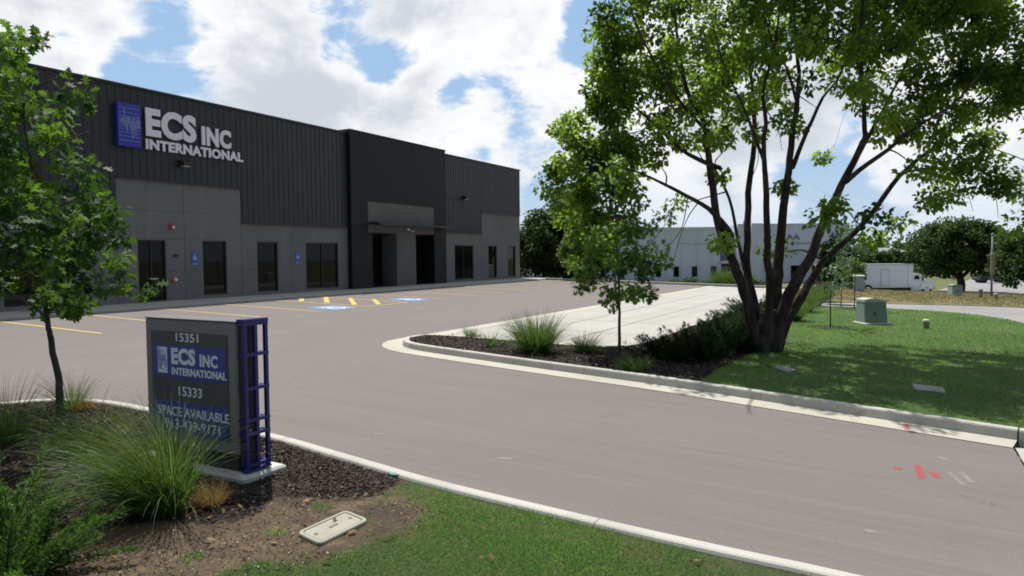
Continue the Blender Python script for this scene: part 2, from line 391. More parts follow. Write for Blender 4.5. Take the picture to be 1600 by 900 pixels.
def blades_mesh(name, root, dirn, length, width, bend, segs=4, tint=None, wob=.0):
    """curved grass blades: dirn = starting direction, bend pulls the tip outwards/down"""
    N = len(root); dirn = unit(dirn)
    length = np.broadcast_to(np.asarray(length, float), (N,)); width = np.broadcast_to(np.asarray(width, float), (N,)); bend = np.broadcast_to(np.asarray(bend, float), (N,))
    hor = dirn.copy(); hor[:, 2] = 0; hor = unit(hor + rng.normal(size=(N, 3))*[.05, .05, 0])
    side = unit(np.cross(dirn, np.array([0, 0, 1.]))+rng.normal(size=(N, 3))*.35)
    V = np.zeros((N, 2*segs+1, 3)); p = root.copy(); d = dirn.copy(); st = length/segs
    for k in range(segs+1):
        wd = width*(1-(k/segs)**1.6)*.5
        if k < segs:
            V[:, 2*k] = p-side*wd[:, None]; V[:, 2*k+1] = p+side*wd[:, None]
        else: V[:, 2*k] = p
        d = unit(d + (hor*.35+np.array([0, 0, -1.]))*(bend/segs)[:, None]*(.4+1.2*k/segs) + rng.normal(size=(N, 3))*wob)
        p = p+d*st[:, None]
    faces = [(2*k, 2*k+1, 2*k+3, 2*k+2) for k in range(segs-1)]+[(2*segs-2, 2*segs-1, 2*segs)]
    if tint is None: tint = rng.beta(2, 2, N)
    return arrays_mesh(name, V, 2*segs+1, faces, tint, True)

def sheet(poly, dz, spacing=None, zfun=None):
    """flat sheet cut to a plan polygon, following the ground"""
    pts = [Vector((float(x), float(y))) for x, y in poly]; n = len(pts)
    xs = [p.x for p in pts]; ys = [p.y for p in pts]
    pin = []
    if spacing:
        for x in np.arange(min(xs)+spacing/2, max(xs), spacing):
            for y in np.arange(min(ys)+spacing/2, max(ys), spacing): pin.append(Vector((x, y)))
        ins = inside(np.array([(p.x, p.y) for p in pin]), poly)
        pin = [p for p, k in zip(pin, ins) if k]
    vs, es, fs, *_ = delaunay_2d_cdt(pts+pin, [], [list(range(n))], 1, 1e-4)
    zf = zfun or (lambda x, y: h(x, y)+dz)
    mb = MB(); fs = [list(f) for f in fs]
    out = []
    for f in fs:
        a, b, c = vs[f[0]], vs[f[1]], vs[f[2]]
        if (b.x-a.x)*(c.y-a.y)-(b.y-a.y)*(c.x-a.x) < 0: f = f[::-1]
        out.append(tuple(f))
    mb.add([(v.x, v.y, float(zf(v.x, v.y))) for v in vs], out); return mb
def inside(q, poly):
    q = np.asarray(q, float); c = np.zeros(len(q), bool); n = len(poly)
    for i in range(n):
        (x0, y0), (x1, y1) = poly[i], poly[(i+1) % n]
        if y0 == y1: continue
        k = ((y0 > q[:, 1]) != (y1 > q[:, 1])) & (q[:, 0] < (x1-x0)*(q[:, 1]-y0)/(y1-y0)+x0); c ^= k
    return c
def scatter(poly, dens):
    a = np.array(poly); lo, hi = a.min(0), a.max(0); n = int((hi-lo).prod()*dens)
    q = rng.uniform(lo, hi, (n, 2)); return q[inside(q, poly)]
def vnoise(q, s, seed=0):
    """cheap smooth value noise for densities"""
    r = np.random.default_rng(seed); ph = r.uniform(0, 6.28, 12); k = r.normal(size=(12, 2))*s
    return np.sin(q@k.T+ph).mean(1)*1.8
def smooth_path(pts, n=6, closed=False):
    P_ = [np.array(p, float) for p in pts]; out = []; L = len(P_)
    for i in range(L if closed else L-1):
        g = (lambda j: P_[j % L]) if closed else (lambda j: P_[min(max(j, 0), L-1)])
        a, b, c, d = g(i-1), g(i), g(i+1), g(i+2)
        for k in range(n):
            t_ = k/n; out.append(.5*((2*b)+(c-a)*t_+(2*a-5*b+4*c-d)*t_*t_+(3*b-a-3*c+d)*t_**3))
    if not closed: out.append(P_[-1])
    return out
def offset_path(pts, d):
    pts = [np.array(p, float)[:2] for p in pts]; out = []
    for i, p in enumerate(pts):
        t_ = pts[min(i+1, len(pts)-1)]-pts[max(i-1, 0)]; t_ /= np.linalg.norm(t_)+1e-9
        out.append(p+np.array([-t_[1], t_[0]])*d)
    return out
def sweep_curb(path, width, height, seg=3.0, gap=.007, z0=-.1, lip=.025):
    """kerb stones of about seg metres end to end along a plan path"""
    pts = [np.array(p, float)[:2] for p in path]
    # resample densely
    cum = [0.0]
    for a, b in zip(pts, pts[1:]): cum.append(cum[-1]+np.linalg.norm(b-a))
    tot = cum[-1]; X = np.interp; px = [p[0] for p in pts]; py = [p[1] for p in pts]
    at = lambda s_: np.array([np.interp(s_, cum, px), np.interp(s_, cum, py)])
    mb = MB(); k = max(1, round(tot/seg)); L = tot/k
    for i in range(k):
        s0, s1 = i*L+gap/2, (i+1)*L-gap/2; ns = max(2, int(L/.25))
        rings = []
        for s_ in np.linspace(s0, s1, ns+1):
            p = at(s_); t_ = at(min(s_+.03, tot))-at(max(s_-.03, 0)); t_ /= np.linalg.norm(t_)+1e-9; nn = np.array([-t_[1], t_[0]])
            z = float(h(p[0], p[1])); W = width/2
            prof = [(-W-.035, z0), (W+.035, z0), (W, height-lip), (W-lip*.4, height-lip*.3), (W-lip, height), (-W+lip, height), (-W+lip*.4, height-lip*.3), (-W, height-lip)]
            rings.append([(p[0]+nn[0]*o, p[1]+nn[1]*o, z+zz) for o, zz in prof])
        mb.loft(rings)
    return mb
def ribbon(pa, pb, dz):
    mb = MB(); n = len(pa)
    vs = [(p[0], p[1], float(h(p[0], p[1]))+dz) for p in pa]+[(p[0], p[1], float(h(p[0], p[1]))+dz) for p in pb]
    mb.add(vs, [(i, i+1, n+i+1, n+i) for i in range(n-1)]); return mb

def text_mb(txt, bold, org, right, up, x0, x1, z0, z1, depth, nrm=None, narrow=None):
    """lettering fitted to the rectangle x0..x1, z0..z1 on the plane org + right*x + up*z"""
    cu = bpy.data.curves.new('lettering', 'FONT'); cu.body = txt; cu.offset = bold; cu.resolution_u = 4; cu.space_character = 1.0+bold*1.6
    to = bpy.data.objects.new('lettering', cu); COL.objects.link(to)
    dg = bpy.context.evaluated_depsgraph_get(); dg.update()
    me = bpy.data.meshes.new_from_object(to.evaluated_get(dg))
    bpy.data.objects.remove(to); bpy.data.curves.remove(cu)
    v = np.array([q.co[:2] for q in me.vertices]); fs = [tuple(p.vertices) for p in me.polygons]
    edge = {}
    for f in fs:
        for a, b in zip(f, f[1:]+f[:1]):
            if (b, a) in edge: edge[(b, a)] = None
            else: edge[(a, b)] = 1
    border = [e for e, k in edge.items() if k]
    bpy.data.meshes.remove(me)
    lo, hi = v.min(0), v.max(0)
    v = (v-lo)/(hi-lo)*[x1-x0, z1-z0]+[x0, z0]
    org, right, up = (np.array(q, float) for q in (org, right, up)); nn = np.cross(right, up)
    front = [org+right*a+up*b+nn*depth for a, b in v]; back = [org+right*a+up*b for a, b in v]
    n = len(v); mb = MB(); mb.add(front+back, fs+[(b, a, a+n, b+n) for a, b in border]); return mb

# ------------------------------------------------------------------ the ground
def base_ground():
    xs = np.unique(np.concatenate([np.arange(-60, 44, 8), np.arange(44, 66, 1.5), np.arange(66, 200, 12), np.arange(200, 2600, 300)]))
    ys = np.unique(np.concatenate([np.arange(-1500, -60, 240), np.arange(-60, 60, 6), np.arange(60, 1800, 240)]))
    mb = MB(); nx, ny = len(xs), len(ys)
    vs = [(x, y, float(h(x, y))-.12-(.0 if x < 140 else (x-140)*.002)) for y in ys for x in xs]
    mb.add(vs, [(j*nx+i, j*nx+i+1, (j+1)*nx+i+1, (j+1)*nx+i) for j in range(ny-1) for i in range(nx-1)])
    return mb
struct('ground', base_ground(), 'far_ground')
LOT = [(-40, -1.2), (46.6, -1.2), (46.6, 23.05), (-40, 23.05)]
struct('parking_lot', sheet(LOT, 0, 3.0), 'asphalt')
# street apron at the mouth of the driveway
struct('driveway_apron', sheet([(3.5, -1.22), (10.25, -1.22), (10.8, -3), (12.5, -6), (2.0, -6)], .004, 1.5), 'walk')
struct('street', sheet([(-40, -6.02), (46.6, -6.02), (46.6, -16), (-40, -16)], .0, 4), 'old_asphalt')
# concrete parking stalls in the middle of the lot
struct('concrete_pavement', sheet([(13.9, 10.55), (45.8, 10.55), (46.3, 5.7), (14.8, 5.5), (14.55, 9.9)], .004, 2.0), 'concrete_slab')

mb = MB()
for x in np.arange(18.2, 45, 3.05): mb2 = ribbon([(x, 5.75), (x, 8), (x, 10.53)], [(x+.022, 5.75), (x+.022, 8), (x+.022, 10.53)], .0100); mb.add(mb2.v, [f[::-1] for f in mb2.f])
for y in (7.4, 9.0): mb2 = ribbon([(x, y) for x in np.arange(15.2, 45.5, 2)], [(x, y+.022) for x in np.arange(15.2, 45.5, 2)], .0115); mb.add(mb2.v, mb2.f)
struct('slab_joint', mb, 'tilt_joint')
# kerb line of the planted island, nose first
drive_outer = [(12.30, 9.75), (12.14, 9.1), (11.68, 6.49), (11.29, 3.82), (10.98, 2.3), (10.66, .83), (10.22, -1.19)]
nose_outer = [(14.8, 11.02), (14.1, 11.08), (13.45, 10.98), (12.86, 10.62), (12.5, 10.2)]
outer = smooth_path(nose_outer+drive_outer, 6)
kerb_c = offset_path(outer, .56)
gut_in = offset_path(outer, .475)
struct('gutter', ribbon(outer, gut_in, .008), 'gutter')
struct('gutter', ribbon([(14.8, 11.02), (30, 11.0), (46.2, 11.0)], [(14.8, 10.555), (30, 10.555), (46.2, 10.555)], .008), 'gutter')
kerb_path = smooth_path([(20, 5.35), (16.2, 5.35), (15.2, 5.55), (14.78, 6.1), (14.66, 7.2), (14.62, 8.6), (14.55, 9.6), (14.42, 10.25), (14.1, 10.52)], 6)+[tuple(p) for p in kerb_c if (p[0] < 13.75 or p[1] < 10)]
kp2 = []
for p in kerb_path:
    if not kp2 or np.linalg.norm(np.array(p)-kp2[-1]) > .12: kp2.append(np.array(p))
kerb_path = kp2
struct('kerb', sweep_curb(kerb_path, .15, .14, 3.1), 'curb', False)
struct('kerb', sweep_curb([(46.0, 5.35), (33, 5.35), (20.01, 5.35)], .16, .15, 3.0), 'curb')
_e = kerb_path[-1]; _d = unit(kerb_path[-1]-kerb_path[-6])
ret = smooth_path([_e+_d*.012, _e+_d*.8, _e+_d*1.6, (_e[0]-.2, _e[1]-3), (11.2, -5.6), (13, -6.0)], 5)
struct('kerb', sweep_curb(ret, .15, .14, 3.0), 'curb')
struct('kerb', sweep_curb([(46.7, 23.0), (46.7, 16.0), (46.7, 5.4)], .2, .15, 3.0), 'curb')

# mulch and lawn of the island
BD = [G2(1092, 597, .12), G2(1120, 577, .12), G2(1165, 556, .12), G2(1212, 540, .12), (19.5, 2.95), (24, 3.1), (30, 3.35), (42, 3.6)]
k_in = [tuple(p) for p in offset_path(kerb_path, .0)]
i_cut = int(np.argmin([np.hypot(p[0]-BD[0][0], p[1]-BD[0][1]) if p[0] < 13 else 99 for p in kerb_path]))
mulch_poly = [(46.0, 5.35), (20.0, 5.35)]+k_in[1:i_cut+1]+BD+[(46.0, 3.7)]
struct('mulch_bed', sheet(mulch_poly, .118, .8), 'mulch')
drive_near = smooth_path([(31.2, 3.4), (31.3, 2.0), (31.6, .3), (31.1, -1.7), (29.6, -2.9), (27.2, -3.6), (23.5, -4.6), (20, -5.9)], 5)
lawn_poly = BD[::-1][1:]+k_in[i_cut:-1]+[tuple(p) for p in ret][1:]+[tuple(p) for p in drive_near[::-1]]
lawn_poly = [(30.8, 3.37)]+[p for p in lawn_poly if not (p[0] > 29 and p[1] > 3.3)]
struct('lawn', sheet(lawn_poly, .116, .8), 'lawn')
drive_far = smooth_path([(35.3, 3.5), (35.6, 1.8), (36.1, 0), (37.0, -2.4), (37.4, -5.9)], 4)
struct('side_drive', sheet([(31.2, 3.4)]+[tuple(p) for p in drive_near[1:]]+[(37.4, -5.95)]+[tuple(p) for p in drive_far[::-1]][1:], .02, 1.5), 'old_asphalt')
def bank_z(x, y): return h(x, y)+.04+.07*smooth(36.5, 41, x)
struct('grass_bank', sheet([tuple(p) for p in drive_far]+[(40, -14), (47.6, -14), (48.4, -3), (48.6, 5.3), (36.0, 3.64)], 0, .9, bank_z), 'dry_grass')
# neighbour's yard and street far behind the bank
struct('far_road', sheet([G2(1452, 456), G2(1500, 459), G2(1590, 463), G2(1760, 490), G2(1900, 455), G2(1640, 433), G2(1520, 434), G2(1490, 446)], -.06, 4), 'old_asphalt')
struct('far_path', sheet([G2(1405, 454.5), G2(1470, 455), G2(1560, 463.5), G2(1640, 474), G2(1640, 479), G2(1550, 468), G2(1400, 459)], -.03, 4), 'walk')
struct('neighbour_yard', sheet([G2(1330, 450), G2(1440, 452), G2(1440, 460), G2(1330, 459)], -.08, 3), 'old_asphalt')

# walk along the warehouse (its level is flat, the lot falls away from it)
mb = MB()
k = 0
x = -40.0
while x < 47.5:
    mb.box((x+.004, 23.06, -.4), (min(x+1.5, 48.3)-.004, 25.98, 0.0), c=.006); x += 1.5
struct('sidewalk', mb, 'walk')

# --------- painted markings
def line(name, a, b, wd, mat, dz=.006):
    a, b = np.array(a, float), np.array(b, float); d = (b-a)/np.linalg.norm(b-a); n_ = np.array([-d[1], d[0]])*wd/2
    n = max(1, int(np.linalg.norm(b-a)/1.5)); pa = [a+(b-a)*i/n+n_ for i in range(n+1)]; pb = [a+(b-a)*i/n-n_ for i in range(n+1)]
    return struct(name, ribbon(pb, pa, dz), mat)
for x in (2.4, 5.1, 7.8, 10.6, 13.1, 15.78, 18.35):
    line('parking_line', (x, 23.02), (x, 17.9), .11, 'yellow')
for x in (26.15, 28.85, 31.55, 34.25, 36.95, 39.65, 42.35, 45.05):
    line('parking_line', (x, 23.02), (x, 17.9), .11, 'yellow')
line('parking_line', (20.95, 23.02), (20.95, 17.9), .11, 'yellow')
line('parking_line', (23.45, 23.02), (23.45, 17.9), .11, 'yellow')
line('parking_line', (21.01, 17.95), (23.39, 17.95), .11, 'yellow', .0075)
for i in range(4):
    a, b = [((471, 465.4), (471, 471)), ((509, 464.2), (511, 473)), ((547, 466), (554, 476.3)), ((584, 468), (592, 476))][i]
    pa, pb = np.array(G2(*a)), np.array(G2(*b))
    line('hatch_line', pa, pb, .20, 'yellow', .0075)

def access_symbol(emit, s, mi=0):
    """wheelchair figure in a unit square, emitted as quads in plan (x right, y up)"""
    def arc(c, r0, r1, a0, a1, n=14):
        q = []
        for i in range(n):
            t0, t1 = [math.radians(a0+(a1-a0)*(i+k)/n) for k in (0, 1)]
            q.append([(c[0]+r*math.cos(t_), c[1]+r*math.sin(t_)) for r, t_ in ((r0, t0), (r1, t0), (r1, t1), (r0, t1))])
        return q
    def seg(a, b, wd):
        a, b = np.array(a), np.array(b); d = (b-a)/np.linalg.norm(b-a); n_ = np.array([-d[1], d[0]])*wd/2
        return [[tuple(a+n_), tuple(a-n_), tuple(b-n_), tuple(b+n_)]]
    quads = arc((.44, .82), 0.001, .075, 0, 360)+seg((.44, .72), (.46, .42), .085)+seg((.45, .58), (.66, .58), .06)+seg((.44, .42), (.68, .40), .085)+seg((.67, .43), (.78, .18), .08)+arc((.46, .34), .185, .25, 115, 355)
    for q in quads: emit([(x*s, y*s) for x, y in q])
for cx, cy in ((19.75, 18.62), (24.85, 18.95)):
    s = 1.35
    struct('accessible_marking', ribbon([(cx-s/2, cy-s/2), (cx+s/2, cy-s/2)], [(cx-s/2, cy+s/2), (cx+s/2, cy+s/2)], .006), 'blue_paint')
    mb = MB()
    def em(q):
        vs = [(cx-s/2+x, cy-s/2+y) for x, y in q]; mb.add([(x, y, float(h(x, y))+.0105) for x, y in vs], [(0, 1, 2, 3)])
    access_symbol(em, s)
    struct('accessible_marking', mb, 'white_paint')
def spray(name, mat, stroke, wd, dz=.006):
    """sprayed line: solid along its middle, breaking up towards its edges"""
    pts = [np.array(G2(u, v)) for u, v in stroke]; n = 14; L = np.linspace(0, len(pts)-1, n); c = [pts[min(int(l), len(pts)-2)]*(1-(l-min(int(l), len(pts)-2)))+pts[min(int(l), len(pts)-2)+1]*(l-min(int(l), len(pts)-2)) for l in L]
    d = pts[-1]-pts[0]; d /= np.linalg.norm(d); nn = np.array([-d[1], d[0]]); mb = MB(); tint = []
    rows = (-1, -.55, 0, .55, 1)
    for i, p in enumerate(c):
        e = min(1, min(i, n-1-i)/2.5)
        for k in rows:
            q = p+nn*k*wd/2; mb.v.append((q[0], q[1], float(h(q[0], q[1]))+dz)); tint.append((1-abs(k)**1.5)*e)
    for i in range(n-1):
        for k in range(4): mb.f.append((i*5+k, i*5+k+1, i*5+k+6, i*5+k+5)); mb.m.append(0)
    o = struct(name, mb, mat); at = o.data.attributes.new('tint', 'FLOAT', 'POINT'); at.data.foreach_set('value', tint); return o
def spray_mat(name, col, thin=0.0):
    m, t = new_mat(name); ob = t.n('ShaderNodeTexCoord').outputs['Object']; at = t.n('ShaderNodeAttribute', attribute_name='tint').outputs['Fac']
    a_ = t.ramp(t.math('ADD', at, t.math('MULTIPLY', t.math('SUBTRACT', t.noise(ob, 22, 5, .75), .5), 1.6)), .22+thin, 1.15+thin)
    p = t.n('ShaderNodeBsdfPrincipled', {'Base Color': (*col, 1), 'Roughness': .85, 'Alpha': t.math('MULTIPLY', a_, .62)}); M[name] = finish(m, t, p.outputs[0])
spray_mat('red_spray', (.50, .05, .06)); spray_mat('chalk_spray', (.34, .32, .31), .12); spray_mat('stain', (.105, .093, .09), .58)
spray('red_marking', 'red_spray', [(1394, 731), (1410, 732)], .17); spray('red_marking', 'red_spray', [(1432, 723), (1437, 737), (1442, 752)], .13); spray('red_marking', 'red_spray', [(1454, 736), (1468, 749)], .15)
spray('red_marking', 'red_spray', [(1416, 661), (1417, 675)], .13, .0135)
spray('chalk_marking', 'chalk_spray', [(1460, 714), (1490, 722)], .16); spray('chalk_marking', 'chalk_spray', [(1476, 734), (1512, 764)], .12); spray('chalk_marking', 'chalk_spray', [(1496, 734), (1524, 760)], .12)
spray('chalk_marking', 'chalk_spray', [(774, 716.5), (804, 718)], .13); spray('chalk_marking', 'chalk_spray', [(580, 678), (602, 679)], .12); spray('chalk_marking', 'chalk_spray', [(1346, 829), (1375, 834)], .12)
for a_, b_, wd in (((640, 505), (800, 470), .5), ((600, 500), (690, 478), .4), ((690, 560), (760, 575), .3), ((1180, 700), (1290, 722), .16), ((900, 700), (1040, 735), .18), ((1450, 760), (1590, 800), .5), ((720, 640), (735, 646), .12), ((1080, 760), (1092, 770), .1), ((500, 600), (620, 640), .2)):
    spray('oil_stain', 'stain', [a_, b_], wd, .0055)

# --------- near planting and lawn (camera side of the driveway)
near_kerb = smooth_path([G2(1700, 985, .15), G2(1300, 893, .15), G2(1150, 861, .15), G2(1000, 828, .15), G2(820, 786, .15), G2(720, 762, .15), G2(640, 741, .15), G2(520, 706, .15), G2(415, 677, .15),
                         G2(230, 638, .15), G2(190, 630, .15), G2(150, 625, .15), G2(75, 623.5, .15), G2(0, 629, .15), (3.9, 11.35), (2.5, 11.4), (0, 11.4), (-6, 11.4), (-20, 11.4)], 6)
near_kerb = [tuple(map(float, p)) for p in near_kerb]
struct('kerb', sweep_curb(near_kerb, .15, .15, 3.0, lip=.03), 'curb')
near_poly = near_kerb+[(-20, -3), (near_kerb[0][0]-.3, -3)]
def on_near(u, v): return G2(u, v, .118)
mulch_near = [p for p in near_kerb if p[1] > on_near(640, 742)[1]]
mulch_near = mulch_near+[(-20, 6.2), (0, 6.0)]+[on_near(*q) for q in [(0, 812), (150, 830), (250, 812), (330, 822), (400, 806), (430, 772), (520, 778), (585, 776), (620, 762)]]
lawn_near = [p for p in near_kerb if p[1] < on_near(640, 745)[1]]+[on_near(*q) for q in [(628, 755), (600, 770), (640, 782), (665, 800), (640, 822), (560, 856), (470, 880), (390, 876), (330, 900), (250, 960)]]+[(1.5, 4.0), (1.5, -3), (near_kerb[0][0]-.3, -3)]
def sdist(q, poly):
    """signed distance to a plan polygon, positive inside"""
    q = np.asarray(q, float); d = np.full(len(q), 1e9); n = len(poly)
    for i in range(n):
        a_, b_ = np.array(poly[i], float), np.array(poly[(i+1) % n], float); e = b_-a_; L2 = e@e
        if L2 < 1e-12: continue
        t_ = np.clip(((q-a_)@e)/L2, 0, 1); d = np.minimum(d, np.linalg.norm(q-a_-t_[:, None]*e, axis=1))
    return np.where(inside(q, poly), d, -d)
def ground_cover():
    t0 = [Vector(p) for p in near_poly]; pin = [Vector((x, y)) for x in np.arange(1.2, 6.6, .13) for y in np.arange(-1.2, 11.3, .13)]+[Vector((x, y)) for x in np.arange(-19, 6, 1.0) for y in np.arange(-2.5, 11.3, 1.0)]
    ins = inside(np.array([(p.x, p.y) for p in pin]), near_poly); pin = [p for p, k in zip(pin, ins) if k]
    vs, es, fs, *_ = delaunay_2d_cdt(t0+pin, [], [list(range(len(t0)))], 1, 1e-4)
    q = np.array([(v.x, v.y) for v in vs]); mb = MB()
    bump = .012*vnoise(q, 3.0, 21)+.008*vnoise(q, 7.0, 22); edge = np.clip(sdist(q, near_poly)/.25, 0, 1)
    mb.add([(x, y, float(h(x, y))+.112+bb*e) for (x, y), bb, e in zip(q, bump, edge)], [tuple(f) if (vs[f[1]].x-vs[f[0]].x)*(vs[f[2]].y-vs[f[0]].y)-(vs[f[1]].y-vs[f[0]].y)*(vs[f[2]].x-vs[f[0]].x) > 0 else tuple(f[::-1]) for f in fs])
    o = struct('planting_ground', mb, 'cover')
    for nm, pl in (('lawn', lawn_near), ('mulch', mulch_near)):
        at = o.data.attributes.new(nm, 'FLOAT', 'POINT'); at.data.foreach_set('value', np.clip(.5+sdist(q, pl)/.35, 0, 1).astype(np.float32))
def cover_mat():
    m, t = new_mat('cover'); ob = t.n('ShaderNodeTexCoord').outputs['Object']
    L_, U_ = [t.n('ShaderNodeAttribute', attribute_name=k).outputs['Fac'] for k in ('lawn', 'mulch')]
    def layer(c0, *st):
        c = t.mix(0.0, c0, c0)
        for sc, lo, hi, col in st: c = t.mix(t.ramp(t.noise(ob, sc, 5, .62, .3), lo, hi), c, col)
        return c
    soil = layer((.105, .078, .050), (1.3, .44, .62, (.066, .050, .036)), (4., .5, .68, (.150, .112, .072)), (16., .6, .7, (.05, .036, .027)))
    mul = layer((.022, .018, .016), (2.5, .5, .7, (.036, .027, .022)), (14., .58, .7, (.052, .042, .035)))
    lawn = layer((.052, .070, .026), (1.6, .45, .62, (.088, .078, .038)), (6., .5, .7, (.04, .066, .020)))
    n = t.math('MULTIPLY', t.math('SUBTRACT', t.noise(ob, 6, 6, .7, .4), .5), 1.5)
    c = t.mix(t.ramp(t.math('ADD', U_, n), .40, .60), soil, mul); c = t.mix(t.ramp(t.math('ADD', L_, n), .35, .65), c, lawn)
    f = t.noise(ob, 30, 3, .7)
    c = t.mix(.5, c, t.n('ShaderNodeMix', {0: 1.0, 6: c, 7: t.n('ShaderNodeMapRange', {0: f, 1: .25, 2: .75, 3: .35, 4: 1.65}).outputs[0]}, data_type='RGBA', blend_type='MULTIPLY').outputs[2])
    bp = t.n('ShaderNodeBump', {'Height': t.noise(ob, 36, 4, .7), 'Strength': .9, 'Distance': .03})
    return finish(m, t, t.n('ShaderNodeBsdfPrincipled', {'Base Color': c, 'Roughness': .95, 'Normal': bp.outputs[0], 'Specular IOR Level': .2}).outputs[0])
M['cover'] = cover_mat(); ground_cover()

# ------------------------------------------------------------------ the warehouse
wh = thing('warehouse', 'long dark grey metal and concrete warehouse beyond the parking lot', 'warehouse', (16, 26, 0))
XL, XR, YW, ZR = -16.0, 48.2, 26.0, 8.3
LOWZ, HIZ = 3.26, 4.78
def holed_wall(mb, x0, x1, z0, z1, holes, y=YW, depth=.16, mi=0):
    xs = sorted({x0, x1, *[a for q in holes for a in (q[0], q[1])]}); zs = sorted({z0, z1, *[a for q in holes for a in (q[2], q[3])]})
    xs = [a for a in xs if x0 <= a <= x1]; zs = [a for a in zs if z0 <= a <= z1]
    for a, b in zip(xs, xs[1:]):
        for c, d in zip(zs, zs[1:]):
            if any(q[0] <= (a+b)/2 <= q[1] and q[2] <= (c+d)/2 <= q[3] for q in holes): continue
            mb.add([(a, y, c), (b, y, c), (b, y, d), (a, y, d)], [(0, 1, 2, 3)], mi)
    for q in holes:
        a, b, c, d = q
        mb.add([(a, y, c), (a, y, d), (a, y+depth, d), (a, y+depth, c)], [(0, 1, 2, 3)], mi)
        mb.add([(b, y, c), (b, y+depth, c), (b, y+depth, d), (b, y, d)], [(0, 1, 2, 3)], mi)
        mb.add([(a, y, d), (b, y, d), (b, y+depth, d), (a, y+depth, d)], [(0, 1, 2, 3)], mi)
        mb.add([(a, y, c), (a, y+depth, c), (b, y+depth, c), (b, y, c)], [(0, 1, 2, 3)], mi)
WIN = [(16.93, 18.12, .02, 2.45, 2), (19.83, 21.04, .14, 2.45, 1), (22.72, 23.95, .14, 2.45, 1), (25.75, 28.06, .14, 2.45, 2), (39.10, 41.42, .14, 2.45, 2), (43.45, 44.66, .14, 2.45, 1), (46.3, 47.5, .14, 2.45, 1),
       (12.2, 13.4, .14, 2.45, 1), (9.2, 10.4, .14, 2.45, 1), (5.2, 7.5, .14, 2.45, 2)]
mb = MB()
SEG = [(XL, 2.0, LOWZ), (2.0, 7.9, HIZ), (7.9, 16.12, LOWZ), (16.12, 21.86, HIZ), (21.86, 28.8, LOWZ), (37.7, 42.55, LOWZ), (42.55, XR, HIZ)]
for a, b, z in SEG: holed_wall(mb, a, b, -.5, z, [q[:4] for q in WIN if a < q[0] < b])
# ends, back
mb.add([(XR, YW, -2.5), (XR, YW+40, -2.5), (XR, YW+40, ZR), (XR, YW, ZR)], [(0, 1, 2, 3)])
mb.add([(XL, YW, -2.5), (XL, YW, ZR), (XL, YW+40, ZR), (XL, YW+40, -2.5)], [(0, 1, 2, 3)])
mb.add([(XL, YW+40, -2.5), (XL, YW+40, ZR), (XR, YW+40, ZR), (XR, YW+40, -2.5)], [(0, 1, 2, 3)])
# top edges of the tall panels
for a, b, z in SEG: mb.box((a, YW+.001, z-.02), (b, YW+.16, z-.002))
for x in (18.98, 24.82, 45.5, 12.0, 4.9, 40.2):
    seg = [s_ for s_ in SEG if s_[0] < x < s_[1]][0]
    if any(q[0]-.02 < x < q[1]+.02 for q in WIN): continue
    mb.box((x-.011, YW-.0025, 0), (x+.011, YW+.01, seg[2]), 1)
for x in (16.12, 21.86, 42.55, 7.9):
    mb.box((x-.011, YW-.0025, 0), (x+.011, YW+.01, LOWZ), 1)
for a, b, z in SEG:
    for zz in (1.2, 2.5, 3.62):
        if zz > z: continue
        xs = [a]+sorted(sum([[q[0], q[1]] for q in WIN if a < q[0] < b and q[2] < zz < q[3]], []))+[b]
        for c, d in zip(xs[::2], xs[1::2]): mb.box((c+.02, YW-.002, zz-.007), (d-.02, YW+.01, zz+.007), 1)
part('wall', mb, ['tilt', 'tilt_joint'], wh)
# ribbed cladding: one folded sheet per bay
mb = MB()
def cladding(x0, x1, z0, z1):
    pr = []; p = .305; x = x0
    while x < x1-1e-6:
        for dx, dy in ((0, 0), (.06, 0), (.08, -.024), (.13, -.024), (.15, 0)):
            if x+dx < x1: pr.append((x+dx, YW-.03+dy))
        x += p
    pr.append((x1, YW-.03))
    vs = [(a, b, z0) for a, b in pr]+[(a, b, z1) for a, b in pr]; n = len(pr)
    mb.add(vs, [(i, i+1, n+i+1, n+i) for i in range(n-1)])
    mb.box((x0, YW-.09, z0-.05), (x1, YW+.02, z0+.012), 1)
for a, b, z in SEG[:5]: cladding(a, b, z+.05, ZR)
part('cladding', mb, ['clad', 'cap'], wh); mb = MB()
for a, b, z in SEG[5:]: cladding(a, b, z+.05, ZR)
part('cladding', mb, ['clad', 'cap'], wh)
mb = MB(); mb.box((XL-.06, YW-.1, ZR-.03), (28.79, YW+.3, ZR+.06), c=.01); mb.box((37.71, YW-.1, ZR-.03), (XR+.06, YW+.3, ZR+.06), c=.01)
part('roof_cap', mb, 'cap', wh)
mb = MB(); mb.box((XL, YW+.31, ZR-.4), (XR, YW+40, ZR-.3)); part('roof', mb, 'roof', wh)
# entrance block with two recessed doors
EB = 25.72
mb = MB()
x0, x1, zt = 28.8, 37.7, 8.45
ox0, ox1, oz = 30.15, 36.4, 4.77
for a, b, c, d in ((x0, ox0, -.3, zt), (ox1, x1, -.3, zt), (ox0, ox1, oz, zt)):
    mb.box((a+(.0 if a != ox0 else .001), EB, c), (b-(.0 if b != ox1 else .001), YW+.5, d))
mb.box((ox0, EB+.012, 3.07), (ox1, YW+.4, oz-.002), 1)                      # lintel
mb.box((32.64, EB+.014, -.3), (34.48, YW+1.2, 3.066), 1)                    # pier
mb.box((ox0-.3, YW+.9, -.3), (32.64, YW+1.1, 3.06), 2); mb.box((34.48, YW+.9, -.3), (ox1+.3, YW+1.1, 3.06), 2)
mb.box((30.15, EB+.02, -.3), (30.5, YW+.9, 3.066), 0)
mb.box((ox0, YW+.41, 3.0), (ox1, YW+1.2, 3.068), 2)
for z in (2.35, 1.2): mb.box((32.66, EB+.010, z-.007), (34.46, EB+.02, z+.007), 3)
